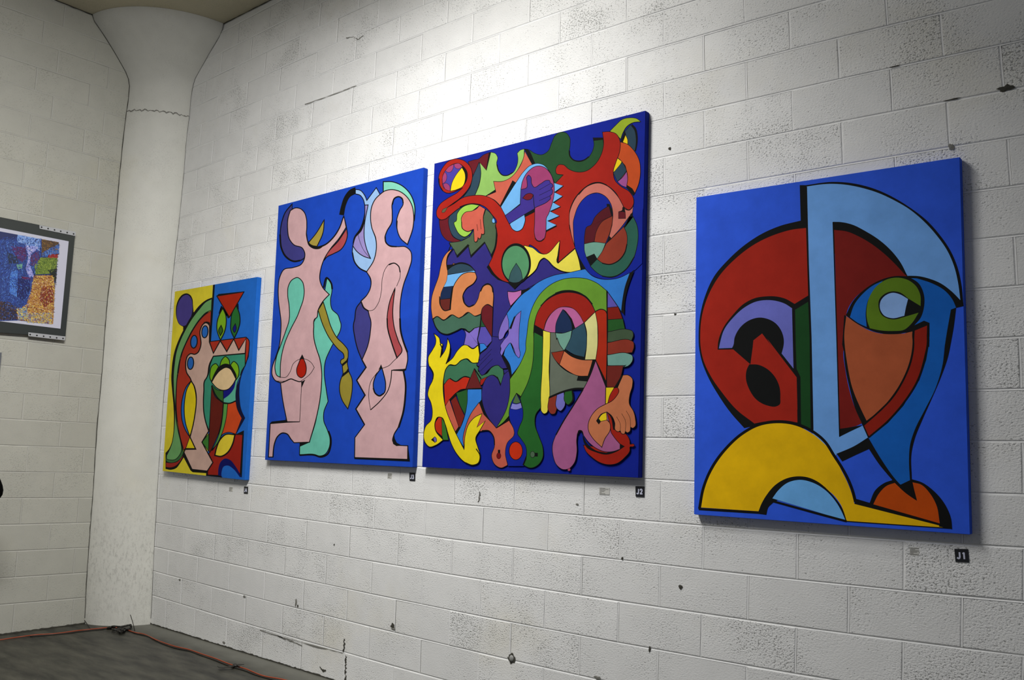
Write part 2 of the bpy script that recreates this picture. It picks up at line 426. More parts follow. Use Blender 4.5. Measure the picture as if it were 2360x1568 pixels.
ribbon('crack', [(XB, -.37-k*.02, .006) for k in range(140)], NB, .010, M_CRACK, wall_b, .3, .0022)

# ---------------------------------------------------------------- paintings
ZN = {'G': (1580, 350, 3.4844), 'H': (1900, 350, 3.4844), 'I': (1580, 780, 3.4087), 'K': (1900, 780, 3.4087),
      'P': (360, 620, 6.0308), 'Q': (360, 860, 6.0308), 'R': (600, 380, 4.355), 'T': (600, 720, 4.2378),
      'A': (960, 240, 5.6), 'B': (1220, 240, 5.6), 'C': (960, 500, 5.2267), 'D': (1220, 500, 5.2267),
      'E': (960, 780, 4.7515), 'F': (1220, 780, 4.7515), 'X': (0, 0, 1), 'U': (0, 480, 4.9)}
def parse(s):
    z = ZN['X']; out = []; sw = []
    for tk in s.split():
        if tk in ZN: z = ZN[tk]; sw.append(len(out)); continue
        cn = tk.endswith('!'); x, y = tk.rstrip('!').split(',')
        out.append((z[0]+float(x)/z[2], z[1]+float(y)/z[2], cn))
    for i in sorted(sw, reverse=True):           # neighbouring tracings overlap a little: drop points that double back
        if 2 <= i < len(out)-1:
            a, b_, c_, d = out[i-2], out[i-1], out[i], out[i+1]
            dx, dy = b_[0]-a[0], b_[1]-a[1]
            if math.dist(b_[:2], c_[:2]) < 27 and (c_[0]-b_[0])*dx+(c_[1]-b_[1])*dy < 0 and (d[0]-b_[0])*dx+(d[1]-b_[1])*dy > 0: out.pop(i)
    return out
def ell(zone, cx, cy, rx, ry, rot=0, n=28):
    z = ZN[zone]; o = []
    for k in range(n):
        a = 2*math.pi*k/n; x = rx*math.cos(a); y = ry*math.sin(a); r = math.radians(rot)
        o.append((z[0]+(cx+x*math.cos(r)-y*math.sin(r))/z[2], z[1]+(cy+x*math.sin(r)+y*math.cos(r))/z[2], False))
    return o
def paint_mat(name, rgb, gain):
    c = tuple(min(.86, v*gain) for v in srgb(rgb))
    mt, nt, b = nodes(name); N, L = nt.nodes, nt.links
    b.inputs['Roughness'].default_value = .8; b.inputs['Specular IOR Level'].default_value = .12
    g = N.new('ShaderNodeNewGeometry')
    n2 = N.new('ShaderNodeTexNoise'); n2.inputs['Scale'].default_value = 9; n2.inputs['Detail'].default_value = 7; n2.inputs['Roughness'].default_value = .65
    L.new(g.outputs['Position'], n2.inputs['Vector'])
    r = N.new('ShaderNodeMapRange'); r.inputs['From Min'].default_value = .3; r.inputs['From Max'].default_value = .7
    r.inputs['To Min'].default_value = .90; r.inputs['To Max'].default_value = 1.10; L.new(n2.outputs[0], r.inputs['Value'])
    h = N.new('ShaderNodeHueSaturation'); h.inputs['Color'].default_value = (*c, 1); L.new(r.outputs[0], h.inputs['Value'])
    L.new(h.outputs[0], b.inputs['Base Color'])
    n1 = N.new('ShaderNodeTexNoise'); n1.inputs['Scale'].default_value = 420; L.new(g.outputs['Position'], n1.inputs['Vector'])
    bp = N.new('ShaderNodeBump'); bp.inputs['Strength'].default_value = .18; bp.inputs['Distance'].default_value = .001
    L.new(n1.outputs[0], bp.inputs['Height']); L.new(bp.outputs[0], b.inputs['Normal'])
    return mt
DEPTH = .040
def painting(label, corners, bg, gain, shapes, thin=1.0):
    """corners: TL TR BR BL of the front face in the photograph, placed on the plane y=-DEPTH"""
    q = [on(1, -DEPTH, *c) for c in corners]
    ori = Vector(((q[0].x+q[2].x)/2, -.0, min(q[2].z, q[3].z)))
    root = tag(empty('painting', ori), label, 'painting', 'four bold outlined canvases on the block wall')
    mats = {}
    def mat(c):
        if c not in mats: mats[c] = paint_mat('paint', c, gain)
        return mats[c]
    # canvas on stretcher, wrapped edges
    bm = bmesh.new(); vv = [bm.verts.new((p.x, -DEPTH, p.z)) for p in q]+[bm.verts.new((p.x, -.0008, p.z)) for p in q]
    for fc in ((0, 1, 2, 3), (7, 6, 5, 4), (0, 4, 5, 1), (1, 5, 6, 2), (2, 6, 7, 3), (3, 7, 4, 0)): bm.faces.new([vv[i] for i in fc])
    bmesh.ops.recalc_face_normals(bm, faces=bm.faces[:])
    bmesh.ops.bevel(bm, geom=bm.edges[:], offset=.0045, segments=2, affect='EDGES', profile=.6)
    adopt(from_bm('canvas', bm, paint_mat('canvas_edge', bg, gain), smooth=False), root)
    e = .0015
    def clampq(p):
        t = min(max((p.z-q[3].z)/(q[0].z-q[3].z), 0), 1)
        xl = q[3].x+(q[0].x-q[3].x)*t+e; xr = q[2].x+(q[1].x-q[2].x)*t-e
        x = min(max(p.x, xl), xr); s = (x-xl)/(xr-xl)
        zb = q[3].z+(q[2].z-q[3].z)*s+e; zt = q[0].z+(q[1].z-q[0].z)*s-e
        return x, min(max(p.z, zb), zt)
    V, Fc, MI, ML = [], [], [], []
    def add(poly, y, c, k0=None):
        if mat(c) not in ML: ML.append(mat(c))
        b0 = len(V)
        for (x, yy) in poly:
            p = on(1, -DEPTH, x, yy); x_, z_ = clampq(p); V.append((x_, y, z_))
        Fc.append(list(range(b0, b0+len(poly)))); MI.append(ML.index(mat(c)))
    lay = -DEPTH-.0003
    K = (12, 12, 12)
    add(list(corners), lay, bg)
    for sh in shapes:
        col, sw, path = sh[:3]; opn = len(sh) > 3 and sh[3] == 'o'
        pts = parse(path) if isinstance(path, str) else path
        cur = catmull(pts, closed=not opn)
        # drop doubles
        cc = [cur[0]]
        for p in cur[1:]:
            if math.dist(p, cc[-1]) > .15: cc.append(p)
        if not opn and math.dist(cc[0], cc[-1]) < .15: cc.pop()
        if col is not None:
            lay -= .00003
            add(cc, lay, col)
        if sw:
            lay -= .00002
            sw *= thin
            n = len(cc); segs = range(n if not opn else n-1)
            kc = sh[4] if len(sh) > 4 else K
            L_, R_ = [], []
            for i in range(n):
                p = cc[i]; a = cc[(i-1) % n] if (i > 0 or not opn) else p; b_ = cc[(i+1) % n] if (i < n-1 or not opn) else p
                def un(u, v_):
                    d = math.dist(u, v_); return ((v_[0]-u[0])/d, (v_[1]-u[1])/d) if d > 1e-6 else (0, 0)
                t1, t2 = un(a, p), un(p, b_)
                tx, ty = t1[0]+t2[0], t1[1]+t2[1]; tl = math.hypot(tx, ty)
                if tl < .2: tx, ty = (t2 if t2 != (0, 0) else t1); tl = 1
                nx, ny = -ty/tl, tx/tl
                ref = t2 if t2 != (0, 0) else t1
                cs = abs(-ref[1]*nx+ref[0]*ny); mw = sw/2/max(cs, .5)
                L_.append((p[0]+nx*mw, p[1]+ny*mw)); R_.append((p[0]-nx*mw, p[1]-ny*mw))
            for i in segs:
                j = (i+1) % n
                add([L_[i], L_[j], R_[j], R_[i]], lay, kc)
    o = obj('painted_picture', V, Fc, mats=ML, midx=MI)
    # make every face look at the room
    bm = bmesh.new(); bm.from_mesh(o.data); bm.normal_update()
    bmesh.ops.triangulate(bm, faces=[f_ for f_ in bm.faces if len(f_.verts) > 4], ngon_method='EAR_CLIP')
    bm.normal_update()
    bmesh.ops.reverse_faces(bm, faces=[f_ for f_ in bm.faces if f_.normal.y > 0]); bm.to_mesh(o.data); bm.free()
    adopt(o, root)
    return root
BK = (13, 14, 14)

# --- nearest canvas: helmeted head over a yellow arch
LB, RD, RD2, YE, OR, BL, GR, BL2, LV = (96,144,214), (140,30,18), (104,22,18), (200,158,6), (150,74,44), (16,84,164), (20,60,26), (40,78,190), (92,96,170)
J1 = [
 (BK, 0, 'G 917,268! 968,268! H 60,242 170,246 310,270 440,312 570,375 700,457 820,550 920,660 1010,790 1070,930 1100,1060 1118,1240! 1058,1254! G 1800,1200! 1300,900! 975,640! 1000,1568 I 1000,722! 870,700! 541,690! 462,707! 350,580 260,450 175,300 125,170 105,60 G 105,1480 115,1330 160,1150 230,1000 340,870 480,745 620,655 760,595 925,553!'),
 (BK, 0, 'G 968,268! 1010,300! 1040,1500! I 1030,730! 985,740! G 985,900!'),
 (RD, 0, 'G 968,612! 985,1155! 876,1222! I 873,307! 879,662! 740,645 620,655 541,670! 400,560 290,430 200,300 140,170 118,60 G 118,1480 130,1330 185,1150 270,1000 400,860 560,740 720,665 860,625'),
 (BK, 0, 'I 252,90! G 262,1530 300,1420 380,1310 470,1220 560,1175 640,1162 730,1163 800,1180 876,1222! 985,1155! I 1000,722! 879,665! 873,307! 510,205! 375,88!'),
 (LV, 0, 'I 262,80! G 276,1540 310,1430 385,1330 475,1250 570,1203 640,1192 720,1197 800,1222 855,1257! I 848,238! 755,120! 770,60 G 790,1530 770,1440 720,1375 650,1340 600,1332 520,1350 440,1410 395,1490 382,1560 I 365,76!'),
 (GR, 0, 'G 985,1205! 880,1270! 885,1560! I 873,240! 903,305! 908,675! 983,710! 975,0!'),
 (RD, 0, 'G 615,1460! 545,1515! 540,1568! I 510,205! 495,260! 560,560! 879,560! 873,307! 640,2! G 690,1560!'),
 (BK, 0, 'I 500,205! 570,208 640,240 700,300 740,390 745,470 740,520 715,535 640,528 560,485 500,400 475,320 480,250'),
 (RD2, 0, 'H 78,625! 180,640 280,680 400,752 510,840 600,925 662,1000! 560,1003 450,1035 350,1090 250,1170 190,1260 165,1380 158,1568 K 150,100 165,250 200,420 245,560 295,668! 250,690! 118,715! 98,0! H 90,1000!'),
 (BK, 0, 'K 150,-10! 160,200 200,400 245,560 300,680! 333,652! 280,540 220,390 180,200 158,-10!'),
 (BK, 0, 'K 118,712! 200,700 300,682! 210,740 120,777!'),
 (BL, 0, 'H 675,1015! 760,1020 860,1055 960,1110 1030,1190 1058,1252! 1018,1268! 1000,1400 965,1568 K 930,200 870,400 790,560 710,720 675,830 665,950 680,1100 720,1268! 560,1110 440,940 350,785! 450,700 560,600 680,450 760,300 800,150 H 845,1480! 845,1375! 800,1357! 720,1395! 600,1300!'),
 (BK, 0, 'H 172,1315! 230,1200 330,1100 450,1030 560,1000 670,1000! 760,1060 800,1150 800,1250 770,1340 722,1395! 800,1357! 845,1375! 843,1568! 820,1568! 830,1395! 726,1432! 640,1455 550,1463 450,1458 360,1430 260,1380'),
 (BL, 0, 'H 205,1328! 240,1230 310,1140 390,1075 470,1037! 400,1110 352,1190 332,1290 340,1408! 270,1375'),
 ((78,106,22), 0, 'H 600,1012 520,1020 430,1070 365,1160 340,1260 345,1360 365,1418! 450,1435 550,1440 640,1430 700,1380 757,1293! 640,1328! 560,1347 510,1340 460,1310 436,1250 440,1190 480,1145 540,1122 600,1128 680,1183! 773,1240! 770,1150 740,1085 680,1035'),
 ((120,154,214), 0, 'H 672,1183! 600,1143 550,1133 490,1155 452,1200 447,1260 480,1315 540,1337 642,1318! 655,1250'),
 (BK, 0, 'H 160,1310! 260,1385! 360,1435! 450,1462! 640,1460! 830,1380! K 826,20! 800,170! 745,330! 620,530! 500,665! 352,785! 295,670! 140,50!'),
 (OR, 0, 'H 176,1320! 260,1380 360,1435 450,1460 550,1466 640,1459 710,1443! 708,1480 K 692,50 670,180 610,330 520,470 430,570 332,648! 280,540 220,390 180,200 160,50 H 160,1480'),
 ((124,26,14), 0, 'H 726,1437! 830,1394! 822,1480 K 805,20 780,160 730,320 620,500 500,640 352,772! 305,685! 335,655! 430,585 540,465 630,325 685,180 707,0 H 718,1568'),
 (None, 4, 'H 714,1440! 712,1480 K 700,20 680,180 622,325 532,470 430,575 305,685!', 'o'),
 (None, 4, 'H 832,1390! 830,1480 K 812,20 790,160 742,315 630,500 510,640 352,777!', 'o'),
 (BK, 0, 'H 1016,1268! 1058,1252! 1040,1400 K 997,20 970,150 910,320 850,460 770,640 710,790 685,900 687,1110! 720,1268! 672,1110! 665,950 675,830 710,720 790,560 870,400 930,200 H 970,1540'),
 (LB, 0, 'G 970,280! H -20,262 60,258 170,265 300,290 430,330 560,390 680,460 800,560 900,670 990,800 1045,930 1075,1060 1092,1192! 1050,1150 980,1090 900,1045 800,1010 668,998! 610,890 540,800 440,710 330,640 220,585 140,567 70,565! K 98,0! 120,775! 200,735 302,687! 347,777! 230,850 103,905! 60,960! I 1100,900! 1000,760! 985,0! G 985,900!'),
 (None, 2.5, 'H 70,565! K 98,0! 120,775!', 'o'),
 (None, 3.5, 'G 970,280! 985,900! I 985,0! 1000,722!', 'o'),
 (BK, 0, 'H 70,563! 140,566 220,584 330,638 440,708 540,798 612,890 668,1000! 645,985! 590,925 510,845 400,755 280,682 180,640 75,627!'),
 (BK, 0, 'H 668,996! 760,1000 850,1022 930,1055 1020,1120 1095,1195! 1118,1240! 1058,1254! 1035,1195 960,1110 860,1055 760,1022'),
 (BK, 0, 'K 103,905! 230,850 345,780! 440,940 560,1110 722,1268! 690,1240 560,1145 530,1110 430,990 350,870! 240,920 140,968! 95,905!'),
 (None, 3, 'K 297,665! 348,780!', 'o'),
 (YE, 0, 'I 120,1330! 150,1180 220,1020 330,870 450,760 580,690 720,668 860,685 980,740 1080,820 1159,905 K 130,1030 180,1130 215,1220 235,1297! 980,1490! 175,1437! 130,1310 60,1220 0,1175 I 1060,1145 960,1095 880,1087 790,1105 700,1160 640,1230 595,1310 575,1360!'),
 (None, 6.5, 'I 110,1340! 140,1180 212,1010 322,862 445,750 580,678 720,655 865,672 990,727 1092,808 K 75,920 145,1030 196,1130 228,1220 243,1285!', 'o'),
 (None, 5.5, 'I 104,1341! 575,1370! 635,1378!', 'o'),
 (BK, 0, 'K 250,1262! 905,1455! 985,1492! 236,1302!'),
 (BK, 0, 'I 573,1362! 595,1305 640,1228 700,1158 790,1103 880,1085 960,1093 1060,1141 K 0,1166 70,1238 145,1345 176,1437! 120,1430! I 1000,1260! 800,1230! 690,1290! 650,1330 635,1386!'),
 ((92,150,204), 0, 'I 683,1258! 730,1195 800,1137 900,1113 1000,1135 1100,1195 K 80,1270 130,1350 165,1427! 0,1382!'),
 (None, 5, 'I 668,1275! 1090,1392! K 175,1438!', 'o'), (None, 2.5, 'K 0,1170 80,1258 140,1350 172,1438!', 'o'), (None, 2, 'K 172,1438! 985,1494!', 'o'),
 (BK, 0, 'K 355,1297! 400,1195 470,1138 540,1113! 600,1150! 688,1108! 760,1130 860,1200 950,1310 995,1420 1003,1500! 900,1480! 907,1455!'),
 ((166,64,8), 0, 'K 385,1305! 430,1220 490,1160 558,1135! 640,1210 722,1268! 692,1132! 760,1150 830,1220 880,1310 907,1455!'),
 (None, 3.5, 'K 555,1130! 640,1210 722,1268! 700,1190! 682,1110!', 'o'),
]
painting('rightmost canvas, a blue helmeted head with green ringed eye over a yellow arch',
         [(1604.4, 454.8), (2212.3, 361.5), (2236.0, 1233), (1599.1, 1186.4)], BL2, 1.45, J1)

# --- far canvas: yellow and blue field with a palette creature
GN, PK, B4 = (100,150,90), (186,154,140), (28,95,180)
J4 = [
 ((206,190,46), 0, 'P 250,300! 790,200! 750,1010! Q 708,1437! 700,1500! 60,1400!'),
 (BK, 0, 'P 792,200! 818,200! 762,1012! 740,1012!'),
 (BK, 0, 'P 425,340 370,355 325,400 285,490 273,590 285,690 325,775 375,805! 375,880! 420,850! 560,620! 520,600! 512,500 505,420 475,365'),
 ((66,56,124), 0, 'P 430,360 380,375 330,430 296,510 284,600 300,720 340,780 380,793 425,775 470,700 500,600 503,500 488,415'),
 (BK, 0, 'P 778,398! 700,430 600,510 500,640 400,810 320,970 260,1130 225,1300 213,1450 Q 210,50 222,250 240,450 247,650 237,850 212,980 175,1060 130,1112! 130,1335! 200,1347 280,1322 330,1260 388,1165! 385,1105! 345,930 303,760 285,600 280,400 290,200 305,0 P 310,1440 335,1250 405,1070 505,860 622,695 692,625 768,572!'),
 ((52,98,52), 0, 'Q 140,1140! 145,1225 200,1245 290,1225 350,1170 378,1105! 330,1000!'),
 ((142,36,26), 0, 'Q 138,1248! 200,1254 290,1237 375,1150! 330,1230 270,1290 200,1313 136,1306!'),
 (GN, 1.5, 'P 775,415! 690,460 600,560 500,690 400,860 330,1010 280,1160 255,1320 240,1500 Q 238,50 245,250 260,450 258,650 245,830 215,990 170,1100 145,1150! 148,1195 200,1210 260,1205 320,1150 352,1080 340,960 310,830 285,700 270,500 276,250 293,30 P 305,1380 350,1180 420,1010 520,820 620,680 690,610 768,572!'),
 ((156,46,26), 1.5, 'P 766,585! 690,630 610,710 520,840 430,1010 370,1150 330,1300 310,1440 Q 298,50 282,250 280,450 300,700 330,870 385,1075! 415,1040! 468,890! 560,600! 540,200! P 620,1400! 700,1000! 742,1012!'),
 ((156,42,24), 2, 'P 745,1012! 1250,950! 1285,985 1293,1090 1280,1200 1238,1345! 1240,1172! 800,1300! 770,1180!'),
 (B4, 2, 'Q 485,110! 420,190 370,330 348,520 365,680 405,790 462,885! 440,700! 430,400!'),
 ((206,184,18), 2, 'Q 487,115! 430,220 400,360 390,500 410,700 467,880! 530,720 570,560 560,400 545,260 520,170'),
 ((206,184,18), 0, 'Q 468,903! 418,1044! 545,1046!'),
 (BK, 0, 'Q 405,1044! 535,1046! 552,1060! 400,1066!'),
 ((142,30,18), 1.5, 'Q 745,1110! 800,1030! 900,900! 990,845! 1100,852! 1215,858! 1185,1430! 1070,1290 980,1230 900,1290 868,1430! 715,1425! 712,1365! 790,1245! 730,1120!'),
 ((188,66,24), 1.5, 'Q 935,420! 1108,395! 1130,500 1192,630! 1108,850! 1000,825 930,850 860,970! 780,1080! 850,950! 930,600!'),
 ((50,130,104), 2, 'P 795,1215! 1240,1180! 1238,1345! 1190,1420 1165,1500 Q 1140,100 1112,220 1110,385! 1020,415 935,410! 770,230! 735,800! 690,680 665,550 658,400 665,250 685,80 P 715,1490 752,1330'),
 ((90,24,14), 1.5, 'Q 770,190! 830,340 932,415! 915,620 870,830 800,1000 745,1110! 728,1075!'),
 ((80,140,62), 1.5, 'Q 938,426! 996,430! 970,650 920,830 850,980 775,1078! 850,920 900,760 925,600'),
 ((56,112,42), 1.5, 'Q 732,845! 638,962! 728,1085!'),
 ((82,160,134), 0, 'Q 940,365! 1040,270 1110,100! 1185,20! 1130,120 1110,260 1108,383! 1020,413 940,406!'),
 ((12,14,108), 0, 'Q 935,245! 1020,220 1112,90! 1080,220 1010,310 938,362!'),
 ((46,92,36), 1.5, 'Q 775,165! 850,235 934,248! 936,406! 860,350 800,260'),
 (None, 3, 'Q 770,180! 850,340 935,412 1020,422 1110,388!', 'o'),
 ((104,156,20), 2, 'P 885,1350! 915,1265 965,1220 1010,1260 1025,1345! 960,1400!'), ((104,156,20), 2, 'P 870,1360! 830,1318 780,1345 750,1440 755,1540 Q 770,118! 820,0!'), ((112,160,20), 2, 'P 1035,1335! 1080,1288 1125,1320 1153,1420 1140,1500 1112,1545! Q 1112,90! 1060,-60!'),
 (BK, 0, 'Q 768,130! P 790,1500 850,1395 910,1335 960,1318 1020,1330 1080,1400 1120,1510 Q 1115,90!'),
 ((206,178,134), 2, 'P 980,1370 900,1405 830,1480 Q 773,130! 850,212 920,240 1000,227 1060,170 1110,85! P 1070,1450 1030,1390'),
 (PK, 2.6, 'P 745,792! 722,762 690,750 650,775 625,820 610,880 618,960 625,1040 610,1110 580,1165 540,1188 480,1180 440,1210 418,1270 412,1350 425,1440 480,1530 Q 490,110 530,180 555,280 560,400 545,550 520,700 473,892! 552,1060! 405,1063! 388,1105! 500,1342! 712,1365! 790,1245! 638,962! 732,808! 690,680 665,550 658,400 665,250 680,100 P 700,1520 745,1320 797,1215! 1240,1175! 1252,965! 1150,1132! 1080,975! 983,1150! 893,1000! 797,1174! 742,1018!'),
 (BK, 0, 'P 748,745! 700,732 650,748! 690,752 722,762 748,800!'),
 ((34,94,172), 2.4, ell('P', 679, 875, 43, 84, 5)), ((34,94,172), 2.4, ell('P', 527, 1013, 45, 88, 5)), ((34,94,172), 2.4, ell('P', 480, 1312, 43, 86, 4)),
 (BK, 0, 'Q 388,1120! 490,1340! 712,1365! 715,1392! 510,1378! 480,1355! 380,1165!'),
 (BK, 0, 'P 905,510! 905,560! 870,620! 960,600! 975,650! 1035,650! 1080,520! 1145,480! 1150,560! 1000,690!'),
 ((156,34,8), 2, 'P 845,378! 1222,320! 1020,672!'), (BK, 0, 'P 843,378! 868,350! 1225,313! 1215,325! 860,380!'),
 ((112,158,24), 2.2, 'P 928,548! 880,640 850,740 848,850 895,992! 950,880 975,760 968,640'), ((34,98,40), 2.2, 'P 1115,510! 1060,610 1040,740 1040,850 1087,965! 1140,850 1167,740 1158,620'),
 ((46,88,22), 2, 'P 905,785! 870,860 895,930! 928,860'), ((10,16,110), 1.5, 'P 1103,760! 1068,840 1090,885 1116,840'),
 ((10,12,46), 0, 'P 1295,1080! 1285,1220 1240,1350! 1190,1430 1165,1520 Q 1112,230 1110,400 1140,520 1192,630! 1108,850! 1120,838! 1238,625! 1190,520 1160,330 1165,150 1200,0 P 1240,1350! 1290,1220!'),
 (BK, 0, 'Q 1100,858! 1222,798! 1192,1452! 1165,1425! 1200,860!'),
 ((8,12,84), 0, 'Q 862,1440! 870,1320 900,1235 960,1190 1030,1210 1100,1290 1185,1440! 1100,1470! 918,1465!'),
 (B4, 0, 'Q 920,1500! 912,1380 945,1300 1000,1288 1070,1330 1168,1450! 1180,1500!'),
 ((212,190,50), 3, 'Q 818,1145! 840,1050 890,930 970,855 1098,858! 1060,1000 980,1120 900,1160'),
 (None, 4, 'Q 712,1365! 708,1425! 860,1432! 918,1455!', 'o'),
]
painting('canvas nearest the column, yellow left half, blue right half with red triangle',
         [(403.0, 672.0), (593.0, 638.2), (564.0, 1107.2), (374.8, 1086.3)], B4, 1.12, J4)

